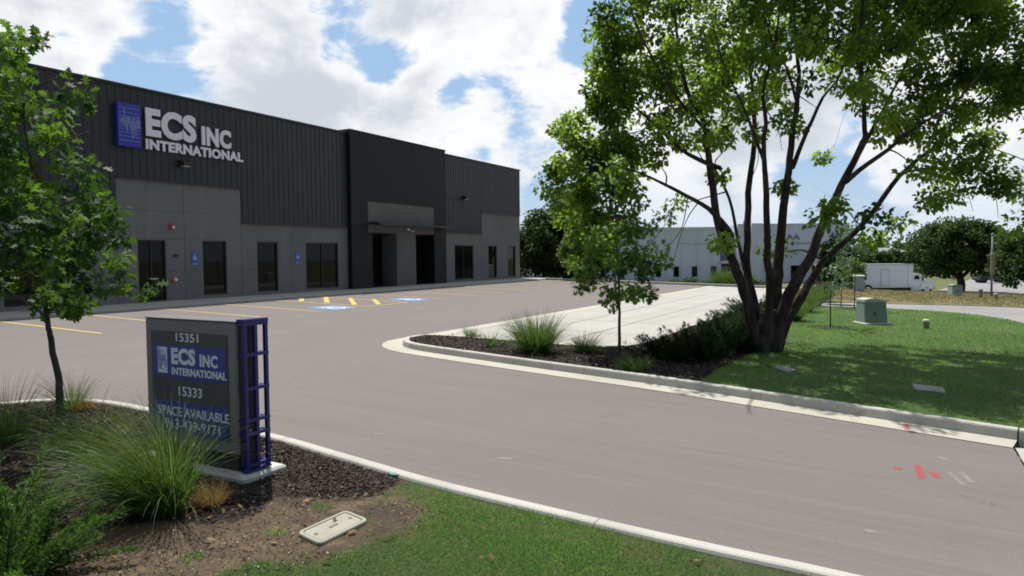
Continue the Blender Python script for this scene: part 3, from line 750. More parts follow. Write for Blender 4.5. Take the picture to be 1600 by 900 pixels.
part('entrance_block', mb, ['dark_block', 'entry_tilt', 'dark_block', 'tilt_joint'], wh)
mb = MB(); mb.box((x0-.04, EB-.04, zt), (x1+.04, YW+.6, zt+.07), c=.01); part('parapet_cap', mb, 'cap', wh)
mb = MB()
mb.box((30.2, EB-.75, 3.50), (37.4, EB-.002, 3.56)); mb.box((30.2, EB-.77, 3.47), (37.4, EB-.75, 3.60)); mb.box((30.2, EB-.60, 3.561), (31.3, EB-.02, 3.64))
for x in (31.2, 33.8, 36.3): mb.box((x-.03, EB-.7, 3.562), (x+.03, EB-.02, 3.62))
part('canopy', mb, 'cap', wh)
def glazing(name, x0, x1, z0, z1, n, y, parent, door=False):
    fr = MB(); b = .055; f0, f1 = y-.05, y+.03
    fr.box((x0, f0, z0), (x0+b, f1, z1)); fr.box((x1-b, f0, z0), (x1, f1, z1)); fr.box((x0+b, f0, z1-b), (x1-b, f1, z1)); fr.box((x0+b, f0, z0), (x1-b, f1, z0+b*(3 if door else 1)))
    for i in range(1, n):
        x = x0+(x1-x0)*i/n; fr.box((x-.025, f0, z0+b*(3 if door else 1)), (x+.025, f1, z1-b))
    if door: fr.box((x0+b, f0, z0+.95), (x1-b, f1, z0+1.02))
    fo = part(name, fr, 'frame', parent)
    g = MB(); g.box((x0+b*.5, y-.008, z0+b*.5), (x1-b*.5, y+.004, z1-b*.5))
    link('pane', g.mesh('pane', off=top_of(fo)), 'glass', fo)
    return fo
for a, b, c, d, n in WIN: glazing('window', a+.004, b-.004, c+.004, d-.004, n, YW+.12, wh)
for a, b in ((30.52, 32.6), (34.5, 36.38)):
    dr = glazing('door', a, b, .01, 2.98, 2, YW+.84, wh, True)
    hd = MB(); xm = (a+b)/2-.12
    hd.tube([(xm, YW+.70, .85), (xm, YW+.70, 1.25)], .014); hd.bar((xm, YW+.70, .9), (xm, YW+.80, .9), .016); hd.bar((xm, YW+.70, 1.2), (xm, YW+.80, 1.2), .016)
    link('handle', hd.mesh('handle', off=top_of(dr)), 'chrome', dr)

# wall mounted things
def wall_lamp(x, z, label):
    t_ = thing('wall_lamp', label, 'lamp', (x, YW-.08, z), 'wall lamps on the warehouse')
    b = MB(); b.loft([[(x-.2, YW-.09, z-.02), (x+.2, YW-.09, z-.02), (x+.2, YW-.09, z+.24), (x-.2, YW-.09, z+.24)], [(x-.17, YW-.38, z+.02), (x+.17, YW-.38, z+.02), (x+.17, YW-.38, z+.16), (x-.17, YW-.38, z+.16)]])
    b.box((x-.06, YW-.1, z+.02), (x+.06, YW+.0, z+.2)); part('housing', b, 'black_dev', t_)
    b = MB(); b.box((x-.14, YW-.36, z-.035), (x+.14, YW-.14, z-.004)); part('lens', b, 'lens', t_)
wall_lamp(18.95, 5.5, 'black wall lamp under the big white letters')
wall_lamp(40.2, 5.55, 'black wall lamp on the ribbed cladding right of the entrance block')
b = MB(); b.cyl((0, 0), .13, 0, .05, 24); b.cyl((0, 0), .05, .05, .09, 16)
def rot_to_wall(mb_, x, z, y=YW):
    mb_.v = [(x+a, y-c, z+b_) for a, b_, c in mb_.v]; return mb_
t_ = thing('alarm_bell', 'round red alarm bell high on the concrete wall', 'alarm', (18.38, YW, 3.01))
part('gong', rot_to_wall(b, 18.38, 3.01), 'red_dev', t_, smooth_=False)
b = MB(); b.cyl((0, 0), .06, .052, .10, 14); part('strobe', rot_to_wall(b, 18.43, 2.98), 'white_dev', t_)
t_ = thing('fire_inlet', 'small pale round fire inlet low on the concrete wall', 'fire inlet', (18.45, YW, .85))
b = MB(); b.cyl((0, 0), .12, 0, .03, 20); part('flange', rot_to_wall(b, 18.45, .85), 'red_dev', t_)
b = MB(); b.cyl((0, 0), .085, .031, .12, 16, .07); part('cap', rot_to_wall(b, 18.47, .86), 'white_dev', t_)
t_ = thing('card_reader', 'small black box on the wall right of the leftmost doorway', 'card reader', (18.54, YW, 1.84))
b = MB(); b.box((18.44, YW-.05, 1.78), (18.66, YW, 1.88), c=.008); b.box((18.46, YW-.09, 1.83), (18.6, YW-.05, 1.87)); part('body', b, 'black_dev', t_)
for x, lab in ((19.43, 'blue wheelchair access sign between the two leftmost dark windows'), (25.19, 'blue wheelchair access sign beside the wide double window')):
    t_ = thing('access_sign', lab, 'sign', (x, YW, 1.72), 'blue wheelchair access signs')
    b = MB(); b.box((x-.155, YW-.02, 1.55), (x+.155, YW-.003, 1.98)); b.box((x-.155, YW-.02, 1.43), (x+.155, YW-.003, 1.53)); part('plate', b, 'ada', t_)
    b = MB()
    def em2(q): b.add([(x-.15+a, YW-.0235, 1.62+c) for a, c in q], [(0, 1, 2, 3)])
    access_symbol(em2, .3); part('symbol', b, 'ada_white', t_)
    b = MB(); b.box((x-.12, YW-.0235, 1.465), (x+.12, YW-.021, 1.485)); part('caption', b, 'ada_white', t_)
# address plate over the pier
t_ = thing('entry_camera', 'small white camera unit under the entrance canopy', 'camera', (33.75, EB, 3.3))
b = MB(); b.box((33.55, EB-.10, 3.27), (33.78, EB, 3.40), c=.02); part('body', b, 'ada_white', t_)
b = MB(); b.cyl((0, 0), .07, 0, .24, 14, .05); b.v = [(33.92+a, EB-.02-c, 3.26+bb-c*.15) for a, bb, c in b.v]; part('lens_barrel', b, 'sign_white', t_)
b = MB(); b.box((34.5, YW+.62, 2.26), (34.98, YW+.66, 2.36)); solo('notice_plate', b, 'sign_grey', 'narrow pale plate beside the right entrance door', 'sign')

# big lettering on the cladding
ws = thing('wall_sign', 'large white raised letters and blue wave panel on warehouse cladding', 'sign', (17, YW-.1, 6))
YS = YW-.10
b = MB(); b.box((16.13, YW-.26, 5.97), (17.06, YW-.066, 7.60), c=.01); part('logo_panel', b, 'logo_blue', ws)
b = MB(); r_ = random.Random(3)
for z in (7.42, 7.25, 7.1, 7.02, 6.93, 6.74, 6.62, 6.5, 6.36, 6.2): b.box((16.17, YW-.263, z-.006), (17.02, YW-.259, z+.006))
xs = np.linspace(16.22, 17.0, 15); am = [.12, .16, .22, .62, .3, .55, .28, .36, .42, .66, .5, .55, .34, .46, .3]; ce = [6.9, 6.92, 6.9, 7.12, 6.85, 6.82, 6.95, 6.86, 6.75, 6.62, 6.9, 6.66, 6.85, 6.95, 6.84]
for k, (x, a, c) in enumerate(zip(xs, am, ce)): b.box((x-.014, YW-.2665, c-a/2), (x+.010, YW-.2645, c+a/2))
part('logo_wave', b, 'wave', ws)
RT, UP = (1, 0, 0), (0, 0, 1)
for txt, bold, x0, x1, z0, z1 in (('ECS', .05, 17.33, 19.58, 6.50, 7.62), ('INC', .05, 19.84, 21.32, 6.48, 7.28), ('INTERNATIONAL', .045, 17.31, 21.94, 5.99, 6.40)):
    part('lettering', text_mb(txt, bold, (0, YS, 0), RT, UP, x0, x1, z0, z1, .05), 'letter', ws)

# ------------------------------------------------------------------ monument sign
sx0, sx1, sy0, sy1 = 4.46, 4.74, 5.43, 6.77
gz = float(h(4.6, 6.0))+.112
ms = thing('monument_sign', 'grey and blue monument sign with street numbers in the mulch bed', 'sign', (4.62, 6.08, gz))
b = MB(); b.box((4.38, 5.26, gz-.35), (4.90, 6.92, gz+.05), c=.02); part('plinth', b, 'plinth', ms)
b = MB(); b.box((4.50, 5.47, gz+.06), (4.74, 6.7, -.16)); part('base', b, 'sign_base', ms)
zt = 1.085; zb = -.165
b = MB(); b.box((sx0, sy0, zb), (sx1-.02, sy1, zt), c=.012); part('cabinet', b, 'sign_grey', ms)
b = MB(); b.box((sx0-.004, sy0-.004, zt+.0005), (sx1-.016, sy1+.004, zt+.012), c=.004); part('top_cap', b, 'sign_cap', ms)
fx = sx0
b = MB(); b.box((fx-.006, sy0+.10, zb+.12), (fx+.002, sy1-.10, zt-.12)); face = part('face_panel', b, 'sign_dark', ms)
b = MB(); b.box((fx-.010, sy0+.125, .50), (fx-.0065, sy1-.125, .83)); b.box((fx-.010, sy0+.125, -.043), (fx-.0065, sy1-.125, .27)); 
o_ = link('blue_band', b.mesh('blue_band', off=top_of(face)), 'sign_blue', face)
RF = (0, -1, 0)                                  # reading direction on the face: left is far +Y
org = (fx-.0075, 0, 0)
def sign_text(txt, bold, y_left, y_right, z0, z1, xo=0.0):
    tb = text_mb(txt, bold, (fx-.0105+xo, 0, 0), RF, UP, -y_left, -y_right, z0, z1, .004)
    o = link('lettering', tb.mesh('lettering', off=top_of(face)), 'sign_white', face); return o
yl = lambda f: sy1-(sy1-sy0)*f
sign_text('15351', .01, yl(.37), yl(.62), .870, .955, .004)
sign_text('ECS', .05, yl(.315), yl(.585), .640, .805)
sign_text('INC', .04, yl(.635), yl(.825), .640, .760)
sign_text('INTERNATIONAL', .03, yl(.315), yl(.915), .535, .610)
sign_text('15333', .01, yl(.385), yl(.645), .330, .425, .004)
sign_text('SPACE AVAILABLE', .01, yl(.14), yl(.93), .125, .215)
sign_text('913-439-9171', .01, yl(.22), yl(.83), -.005, .090)
b = MB(); b.box((fx-.0125, yl(.265), .545), (fx-.0105, yl(.155), .805))
lg = link('logo', b.mesh('logo', off=top_of(face)), 'sign_white', face)
b = MB(); r_ = random.Random(5)
for k in range(5): b.box((fx-.0135, yl(.262), .58+.045*k), (fx-.0127, yl(.158), .583+.045*k))
for k in range(9):
    y = yl(.165+.011*k); c_, a_ = .675+r_.uniform(-.03, .03), r_.uniform(.03, .11); b.box((fx-.0140, y-.003, c_-a_), (fx-.0137, y+.003, c_+a_))
link('logo_wave', b.mesh('logo_wave', off=top_of(face)), 'logo_blue', face)
# blue steel lattice on the end
b = MB(); b.box((sx0+.035, sy0-.012, gz+.1), (sx1-.035, sy0-.002, zt-.02)); part('end_panel', b, 'sign_base', ms)
lat = thing; b = MB()
px0, px1 = sx0+.015, sx1+.02; yo = sy0-.085
for x in (px0+.02, (px0+px1)/2, px1-.018): b.box((x-.017, yo-.017, gz+.062), (x+.017, yo+.017, zt+.004))
for z in (gz+.12, gz+.42, .16, .46, .78, zt-.016):
    b.box((px0+.002, yo-.019, z-.016), (px1+.002, yo+.0185, z+.016))
    for x in (px0+.02, px1-.018): b.box((x-.014, yo+.0187, z-.014), (x+.014, sy0-.003, z+.014))
b.box((px0, yo-.02, zt+.0045), (px1+.004, sy0-.005, zt+.03))
b.box((px0, yo-.021, gz+.0615), (px1+.004, sy0-.013, gz+.08))
part('lattice', b, 'lattice_blue', ms)
for x in (px0+.10, px0+.22):
    b = MB(); b.tube([(x, sy0-.012, gz+.44), (x, sy0-.05, gz+.44)], .012, 8); part('bolt_head', b, 'sign_white', ms)

# ------------------------------------------------------------------ trees
FWD = R @ np.array([0, 0, -1.0])
def depth_of(p): return float((np.array(p)-CAM)@FWD)
def limb_px(px, d0, d1, r0, r1, n=5):
    """limb traced in the photo at its real distance: px list, start and end distance, radii"""
    L = len(px); pts = [P(u, v, d0+(d1-d0)*i/(L-1)) for i, (u, v) in enumerate(px)]
    pts = smooth_path(pts, n); k = len(pts)
    wob = np.cumsum(rng.normal(size=(k, 3)), 0); wob -= np.linspace(0, 1, k)[:, None]*wob[-1]; sc_ = min(.03, r0*.22)
    pts = [p+w_*sc_*.5 for p, w_ in zip(pts, wob)]
    return pts, [r0+(r1-r0)*(i/(k-1))**.65 for i in range(k)]
def grow(limbs, clumps, twig_r=.011, n_side=8, maxr=.05, jit=.12, subs=0, sub_len=.4):
    """limbs plus a twig from every leaf clump to the nearest wood"""
    mb = MB(); nodes = []; nr = []
    for pts, rad in limbs:
        if nodes and rad[0] < .085:
            dn = np.linalg.norm(np.array(nodes)-pts[0], axis=1); j = int(np.argmin(dn))
            rad = [min(q, nr[j]*.8) for q in rad]
            if dn[j] > .03: pts = [nodes[j], nodes[j]*.45+pts[0]*.55]+list(pts); rad = [rad[0]*.35, rad[0]*.8]+list(rad)
        mb.tube(pts, rad, n_side)
        for p, r in zip(pts, rad): nodes.append(p); nr.append(r)
    nodes = np.array(nodes); nr = np.array(nr)
    N = nodes; todo = [np.array(c) for c in clumps]
    dist = np.array([np.min(np.linalg.norm(N-c, axis=1)) for c in todo])
    for i in np.argsort(dist):
        c = todo[i]; dv = np.linalg.norm(N-c, axis=1)*(1+.35*np.clip((N[:, 2]-c[2]), 0, 3))
        j = int(np.argmin(dv)); a = N[j]; L = np.linalg.norm(c-a)
        if L < .06: continue
        m1 = a+(c-a)*.35+rng.normal(size=3)*L*jit*.6+np.array([0, 0, L*.05]); m2 = a+(c-a)*.7+rng.normal(size=3)*L*jit*.5
        path = smooth_path([a, m1, m2, c], 3); r0 = min(nr[j]*.7, twig_r*(1+L*1.1), maxr); r1 = min(r0, twig_r*.45)
        rr = [r0+(r1-r0)*k/(len(path)-1) for k in range(len(path))]
        mb.tube(path, rr, 5, 0, False)
        N = np.vstack([N, np.array(path[2:])]); nr = np.concatenate([nr, rr[2:]])
        for _ in range(subs):
            e = c+unit(rng.normal(size=3)+unit(c-a)*.8)*sub_len*rng.uniform(.5, 1.2); st = path[-3]*rng.random()+c*.0; st = path[rng.integers(len(path)//2, len(path))]
            mb.tube([st, (st+e)/2+rng.normal(size=3)*.03, e], [r1*.8, r1*.6, r1*.3], 3, 0, False)
    return mb
def tree(name, label, base, limbs, clumps, crad, nleaf, size, kind, leaf, bark='bark', group=None, twig=.011, droop=.35, cat='tree', spread_tint=.22, jit=.12, out=.0, subs=0, sub_len=.4):
    t_ = thing(name, label, cat, base, group)
    wood = grow(limbs, clumps, twig, jit=jit, subs=subs, sub_len=sub_len)
    part('trunk', wood, bark, t_, smooth_=True)
    C_ = np.array(clumps); n = len(C_)
    crad = np.broadcast_to(np.asarray(crad, float), (n,)); nl = np.broadcast_to(np.asarray(nleaf), (n,)).astype(int)
    idx = np.repeat(np.arange(n), nl)
    off = unit(rng.normal(size=(len(idx), 3)))*(rng.random((len(idx), 1))**.45)*crad[idx][:, None]*[1, 1, .75]
    pos = C_[idx]+off
    base_t = rng.normal(.5, spread_tint, n)
    tint = np.clip(base_t[idx]+rng.normal(0, .16, len(idx)), 0, 1)
    me = leaves_mesh('crown', pos-np.array(base), size, kind, droop, tint, out=off)
    link('crown', me, leaf, t_); return t_
def ell_clumps(ells, d0, half, m_per_px, dens=1.0, round_=True, cx=None):
    """clump centres from leafy regions (u, v, ru, rv, weight[, depth]) of the crown; half = crown half depth"""
    out = []
    for e in ells:
        u, v, ru, rv, wt = e[:5]; n = max(1, int(dens*wt*ru*rv/420))
        for _ in range(n):
            a = rng.uniform(0, 2*math.pi); r = math.sqrt(rng.random())
            uu, vv = u+ru*r*math.cos(a), v+rv*r*math.sin(a)
            hz_ = abs(uu-(cx if cx is not None else u))*m_per_px
            dm = math.sqrt(max(1.3, half*half-hz_*hz_*.8)) if round_ else half
            dd = e[5]+rng.uniform(-e[6], e[6]) if len(e) > 5 else rng.uniform(-dm, dm)
            out.append(P(uu, vv, d0+dd))
    return out

# the big multi-stemmed ash
bb = G(1197, 549, .118); D0 = depth_of(bb)
L = []
def lp(px, d1, r0, r1, d0=None): L.append(limb_px(px, D0 if d0 is None else D0+d0, D0+d1, r0, r1))
lp([(1194, 570), (1196, 545), (1198, 515), (1199, 485)], 0, .36, .18)
lp([(1187, 556), (1181, 510), (1172, 460), (1155, 408), (1131, 328), (1117, 234), (1108, 188), (1080, 136), (1062, 70), (1050, -10)], -1.0, .17, .02)
lp([(1143, 368), (1108, 328), (1052, 293), (1012, 274), (955, 255)], -1.8, .075, .012, -.4)
lp([(1122, 262), (1075, 239), (1023, 197), (990, 165), (945, 120)], .8, .065, .012, -.6)
lp([(1112, 210), (1075, 172), (1030, 110), (1000, 50), (985, 10)], -2.6, .05, .01, -.7)
lp([(1190, 548), (1179, 470), (1170, 398), (1173, 281), (1178, 202), (1172, 120), (1160, 30), (1150, -80)], 2.2, .135, .02)
lp([(1164, 420), (1152, 365), (1140, 310), (1116, 262)], 1.5, .05, .03, .5)
lp([(1200, 545), (1203, 440), (1199, 398), (1199, 300), (1195, 253), (1197, 187), (1196, 140), (1215, 60), (1222, -40)], -2.2, .115, .015)
lp([(1195, 253), (1180, 215), (1163, 170), (1130, 100), (1110, 20)], -2.8, .045, .01, -1.2)
lp([(1204, 545), (1210, 460), (1217, 400), (1227, 305), (1241, 211), (1249, 140), (1244, 56), (1240, -80)], .5, .175, .02)
lp([(1238, 262), (1263, 197), (1285, 150), (1310, 117), (1335, 50), (1350, -40)], 2.4, .06, .012, .3)
lp([(1246, 160), (1230, 110), (1205, 60), (1190, 0)], -1, .04, .01, .3)
lp([(1209, 553), (1226, 490), (1247, 440), (1267, 405), (1300, 328), (1336, 236), (1347, 202), (1344, 70), (1345, -60)], -1.4, .185, .02)
lp([(1336, 250), (1366, 197), (1389, 155), (1420, 90), (1440, 0)], 1.2, .06, .012, -1.0)
lp([(1322, 283), (1389, 234), (1436, 197), (1500, 150), (1570, 60)], -3.0, .06, .012, -.9)
lp([(1212, 548), (1232, 490), (1256, 450), (1288, 406), (1342, 347), (1403, 272), (1460, 225), (1530, 164), (1600, 94), (1690, 20)], 1.8, .135, .014)
lp([(1403, 272), (1450, 262), (1500, 270), (1545, 290)], -.2, .035, .008, 1.0)
lp([(1460, 225), (1520, 225), (1575, 240), (1620, 260)], 2.4, .03, .008, 1.2)
lp([(1530, 164), (1570, 175), (1630, 165)], 0, .03, .008, 1.4)
lp([(1262, 415), (1280, 370), (1300, 345)], .8, .05, .02, -.2)
for px, d1 in (([(1090, 318), (1075, 340), (1062, 372), (1052, 410)], -1.9), ([(1075, 305), (1068, 345), (1060, 365), (1038, 395)], -2.2), ([(1060, 298), (1050, 330), (1040, 352)], -1.6), ([(1196, 170), (1215, 200), (1222, 235)], -1.5), ([(1249, 150), (1225, 185), (1212, 215)], 1.0), ([(1118, 250), (1140, 225), (1158, 190)], -.5), ([(1173, 281), (1185, 250), (1182, 215)], 1.4), ([(1460, 225), (1490, 262), (1500, 300)], 1.0), ([(1500, 268), (1512, 300), (1520, 330)], .2), ([(1545, 285), (1556, 310), (1560, 340)], .1)):
    L.append(limb_px(px, D0+d1, D0+d1+rng.uniform(-.3, .3), .014, .004))
ELL = [(930, 190, 60, 62, 1.25), (912, 285, 54, 70, 1.25), (962, 112, 55, 55, 1.25), (1010, 50, 75, 58, 1.25), (1030, 140, 65, 55, 1.2), (1115, 55, 80, 65, 1.1), (1115, 150, 55, 40, .7), (1200, 40, 85, 55, 1.0),
       (1190, 118, 60, 38, .55), (1300, 45, 90, 60, 1.0), (1400, 60, 95, 70, 1.15), (1500, 55, 100, 70, 1.15), (1580, 90, 60, 80, 1.0), (1405, 150, 75, 42, .8), (1500, 150, 80, 48, .85), (1575, 160, 45, 40, .8),
       (1470, 225, 60, 32, .55), (1550, 255, 55, 45, .6), (1505, 305, 48, 35, .5), (1450, 300, 35, 35, .3), (1335, 120, 45, 50, .55), (1308, 300, 22, 26, .7), (1290, 330, 14, 14, .8), (1075, 312, 45, 22, .45), (1000, 240, 45, 45, .8),
       (1080, 225, 60, 30, .5), (1105, 270, 30, 20, .45), (1160, 225, 28, 26, .5), (1350, 368, 22, 16, .6), (1395, 350, 12, 8, 1.2), (1372, 335, 12, 10, .7), (965, 330, 45, 40, .7), (1205, 395, 14, 10, .6), (1235, 300, 14, 16, .5), (1135, 375, 16, 10, .4),
       (1260, 190, 25, 15, .3), (1580, 330, 30, 26, .5), (1060, 180, 40, 40, .7), (1430, 262, 25, 18, .4),
       (1050, -70, 150, 65, .8), (1250, -80, 160, 70, .8), (1450, -60, 150, 70, .9), (1660, 50, 70, 110, .8), (1670, 190, 55, 60, .6)]
ELL += [(1220, 150, 120, 60, .2), (1130, 200, 110, 70, .22), (1290, 190, 70, 60, .15), (1400, 200, 90, 50, .35), (1520, 215, 70, 60, .4), (1590, 300, 40, 50, .5), (1460, 280, 60, 30, .4), (900, 245, 35, 60, .8), (960, 215, 60, 60, .7), (1270, -120, 190, 90, 1.5, -.2, 2.0), (1250, -250, 170, 80, 1.3, 0, 1.8), (1430, -130, 120, 90, 1.3, 0, 2.0), (1560, -40, 120, 60, .9, 0, 2), (1265, 50, 130, 50, .4, -1, 1.3), (1100, 120, 120, 60, .35)]
CL = ell_clumps(ELL, D0+.7, 3.5, .0153, 1.85, True, 1220)
CL = [c for c in CL if c[2] > 1.0]
nb = len(CL)
tree('ash_tree', 'large spreading multi-stemmed tree shading the lawn right of the concrete stalls', bb, L, CL, rng.uniform(.22, .46, nb), rng.integers(70, 150, nb), .125, 'ash', 'ash_leaf', twig=.010, droop=.45, jit=.14, subs=3, sub_len=.5)

# young oaks
ob = G(92, 664, .118); DO = depth_of(ob)
L = []; D0 = DO
lp([(92, 672), (91, 640), (87, 590), (79, 535), (75, 505), (70, 440), (62, 350), (50, 250), (38, 150), (18, 50)], .1, .058, .01)
for px, d in (([(75, 500), (40, 470), (-10, 455)], .6), ([(75, 490), (120, 455), (190, 440)], -.4), ([(70, 430), (110, 395), (180, 370)], .5), ([(68, 420), (20, 390), (-50, 350)], -.5), ([(62, 350), (110, 310), (165, 290)], -.4),
              ([(60, 330), (20, 290), (-40, 250)], .6), ([(52, 260), (95, 225), (140, 205)], .4), ([(48, 240), (10, 205), (-30, 180)], -.4), ([(40, 160), (70, 130), (100, 120)], -.2)):
    lp(px, d, .018, .006)
ELL = [(12, 68, 40, 34, 1.2), (52, 78, 20, 22, .8), (40, 140, 62, 36, 1.0), (98, 152, 24, 14, .8), (40, 212, 72, 40, 1.1), (110, 215, 24, 14, .8), (132, 258, 36, 20, 1.0), (60, 280, 75, 42, 1.1), (150, 312, 38, 26, 1.0), (186, 335, 20, 14, 1.0),
       (60, 350, 85, 42, 1.2), (150, 384, 50, 32, 1.1), (60, 425, 90, 42, 1.2), (172, 424, 36, 24, 1.0), (212, 448, 18, 10, 1.0), (40, 470, 70, 24, 1.1), (125, 468, 55, 16, 1.0), (-50, 300, 60, 120, 1.0), (-60, 430, 60, 50, 1.0), (-30, 180, 40, 50, .9)]
CL = ell_clumps(ELL, DO, 1.1, .0078, 1.3, True, 60); nb = len(CL)
tree('oak_tree', 'young oak with lobed leaves beside the monument sign', ob, L, CL, rng.uniform(.12, .20, nb), rng.integers(24, 44, nb), .145, 'oak', 'oak_leaf', 'young_bark', twig=.005, droop=.3, group='young oak trees')
ob = G(968, 553, .118); DO = depth_of(ob); L = []; D0 = DO
lp([(968, 562), (968, 520), (967, 470), (965, 410), (962, 330), (958, 260)], .1, .042, .012)
for px, d in (([(966, 440), (930, 430), (900, 432)], .5), ([(966, 440), (1000, 450), (1020, 452)], -.4), ([(965, 400), (1010, 385), (1040, 350)], .4), ([(964, 380), (930, 360), (900, 350)], -.5), ([(963, 340), (990, 310), (1010, 300)], .3)):
    lp(px, d, .016, .006)
ELL = [(965, 458, 40, 22, 1.3), (930, 436, 26, 16, 1.1), (1005, 455, 18, 12, 1.2), (955, 412, 64, 26, 1.3), (1018, 398, 22, 28, 1.0), (955, 365, 56, 34, 1.3), (918, 352, 34, 26, 1.1), (1030, 352, 22, 14, .9), (1045, 340, 10, 14, .9), (955, 312, 46, 36, 1.2), (950, 270, 36, 28, 1.0)]
CL = ell_clumps(ELL, DO, 1.1, .0145, 2.9, True, 962); nb = len(CL)
tree('oak_tree', 'young oak on a thin trunk in the mulch island', ob, L, CL, rng.uniform(.16, .28, nb), rng.integers(34, 66, nb), .125, 'oak', 'oak_leaf_bright', 'young_bark', twig=.006, droop=.3, group='young oak trees')

# young pale trees on the lawn, each in a ring of mulch
for (u, v, tv, lab, half, grp) in ((1297, 512, 400, 'thin young tree in a mulch ring beside the green transformer', 26, 1), (1335, 482, 350, 'taller thin young tree behind the green transformer', 28, 1), (1314, 477, 405, 'small thin young tree between the two other young lawn trees', 18, 1)):
    ob = G(u, v, .116); D_ = depth_of(ob); D0 = D_; L = []; mpp = D_/F_PX
    lp([(u, v+3), (u+1, (v+tv)/2+10), (u+3, tv+15), (u+5, tv-5)], .1, .024, .006)
    ELL = [(u+4, tv+25, half, 26, 1.2), (u+10, tv-2, half*.6, 20, .9), (u-6, tv+45, half*.7, 12, .9)]
    CL = ell_clumps(ELL, D_, half*mpp*1.0, mpp, 4.5, True, u+3); nb = len(CL)
    tree('young_tree', lab, ob, L, CL, .24, rng.integers(16, 34, nb), .12, 'ash', 'pale_leaf', 'young_bark', twig=.005, group='young lawn trees')
    q = [(ob[0]+.62*math.cos(a)*random.uniform(.85, 1.1), ob[1]+.62*math.sin(a)*random.uniform(.85, 1.1)) for a in np.linspace(0, 2*math.pi, 22)[:-1]]
    struct('mulch_ring', sheet(q, .130), 'mulch')

# trees further off
def far_tree(name, label, base, lobes, n, crad, size, leaf, trunk_r=.2, group=None, cat='tree', fork=True, nleaf=(40, 80)):
    """lobes: (dx right, dy away, dz, rx, ry, rz) around the base, in metres"""
    base = np.array(base, float); RX = np.array([R[0][0], R[1][0], 0]); RX /= np.linalg.norm(RX); FY = np.array([-RX[1], RX[0], 0])
    cl_ = []; vol = np.array([a[3]*a[4]*a[5] for a in lobes]); vol = vol/vol.sum()
    for (dx, dy, dz, rx, ry, rz), f in zip(lobes, vol):
        k = max(3, int(n*f)); dv = unit(rng.normal(size=(k, 3)))*(rng.random((k, 1))**.38)
        for a in dv: cl_.append(base+RX*(dx+a[0]*rx)+FY*(dy+a[1]*ry)+np.array([0, 0, dz+a[2]*rz]))
    limbs = []
    tops = [base+RX*l[0]+FY*l[1]+np.array([0, 0, l[2]]) for l in lobes]
    fk = base+np.array([0, 0, min(t_[2]-base[2] for t_ in tops)*.45])
    limbs.append((smooth_path([base-[0, 0, .2], base*.5+fk*.5+rng.normal(size=3)*.05, fk], 3), None))
    limbs = [(p, [trunk_r*1.1-(trunk_r*.35)*i/(len(p)-1) for i in range(len(p))]) for p, _ in limbs]
    for t_ in tops:
        p = smooth_path([fk, fk*.5+t_*.5+rng.normal(size=3)*.15, t_], 4); limbs.append((p, [trunk_r*.6*(1-.75*i/(len(p)-1)) for i in range(len(p))]))
    nb_ = len(cl_)
    return tree(name, label, base, limbs, cl_, crad, (rng.integers(*nleaf, nb_)*1.9).astype(int), size*.68, 'card', leaf, group=group, twig=.02, cat=cat, spread_tint=.2, out=1)
p = G(870, 430, -.1); p = np.array([58, 26.5, float(h(58, 26))-.1])
def at_depth(u, d): q = P(u, 430, d); return np.array([q[0], q[1], float(h(q[0], q[1]))-.1])
far_tree('shade_tree', 'dark dense tree right behind the far corner of the warehouse', at_depth(850, 62), [(-1.2, 0, 3.2, 1.9, 2.2, 2.9), (.6, 0, 5.2, 2.0, 2.2, 2.6), (2.2, .5, 6.0, 2.0, 2.2, 2.7), (2.6, 0, 3.0, 2.0, 2.2, 2.6), (.6, -.6, 2.6, 2.2, 2.2, 2.2)], 150, .75, .36, 'bg_leaf', .22, 'trees behind the parking lot')
far_tree('shade_tree', 'dark tree between the warehouse corner tree and the young oak', at_depth(908, 66), [(0, 0, 3.6, 2.2, 2.2, 3.0), (-.6, 0, 6.2, 1.9, 2.0, 2.4), (1.6, .5, 4.6, 2.0, 2.0, 2.6)], 110, .75, .36, 'bg_leaf', .2, 'trees behind the parking lot')
far_tree('shade_tree', 'small bright green tree in front of the dark trees by the far kerb', at_depth(902, 52), [(0, 0, 2.4, 1.2, 1.2, 1.3), (.3, 0, 3.6, .9, .9, 1.1), (-.5, 0, 1.9, 1.0, 1.0, .8), (.9, 0, 2.6, .9, .9, 1.0)], 80, .45, .24, 'bg_leaf_bright', .09, 'trees behind the parking lot')
far_tree('shade_tree', 'big round dark tree beyond the dry grass bank by the utility pole', at_depth(1500, 76), [(0, 0, 5.3, 4.6, 4.4, 2.5), (-2.4, 0, 3.8, 2.6, 2.6, 1.9), (2.4, .4, 4.0, 2.9, 2.6, 2.1), (0, 0, 3.4, 3.4, 3.0, 1.5), (-.8, 0, 6.4, 2.6, 2.6, 1.5)], 300, .85, .36, 'bg_leaf', .42, 'trees beyond the bank')
far_tree('shade_tree', 'dark tree at the right edge beyond the dry grass bank', at_depth(1612, 66), [(0, 0, 4.2, 3.0, 3.0, 2.5), (-1.4, 0, 2.6, 1.9, 1.9, 1.3), (1.5, 0, 5.0, 2.6, 2.4, 2.1)], 170, .8, .34, 'bg_leaf', .3, 'trees beyond the bank')
far_tree('evergreen_tree', 'dark conical evergreen left of the parked truck', at_depth(1308, 64), [(0, 0, 2.0, 1.9, 1.8, 1.9), (0, 0, 3.9, 1.35, 1.3, 1.6), (-.1, 0, 5.2, .8, .8, 1.0)], 120, .5, .28, 'juniper_dark', .15)
far_tree('shrub', 'green bushy shrub in front of the evergreen beside the truck', at_depth(1332, 58), [(0, 0, 1.4, .9, .9, 1.3), (.3, 0, 2.6, .7, .7, .9)], 40, .4, .22, 'bg_leaf_bright', .05, cat='shrub')
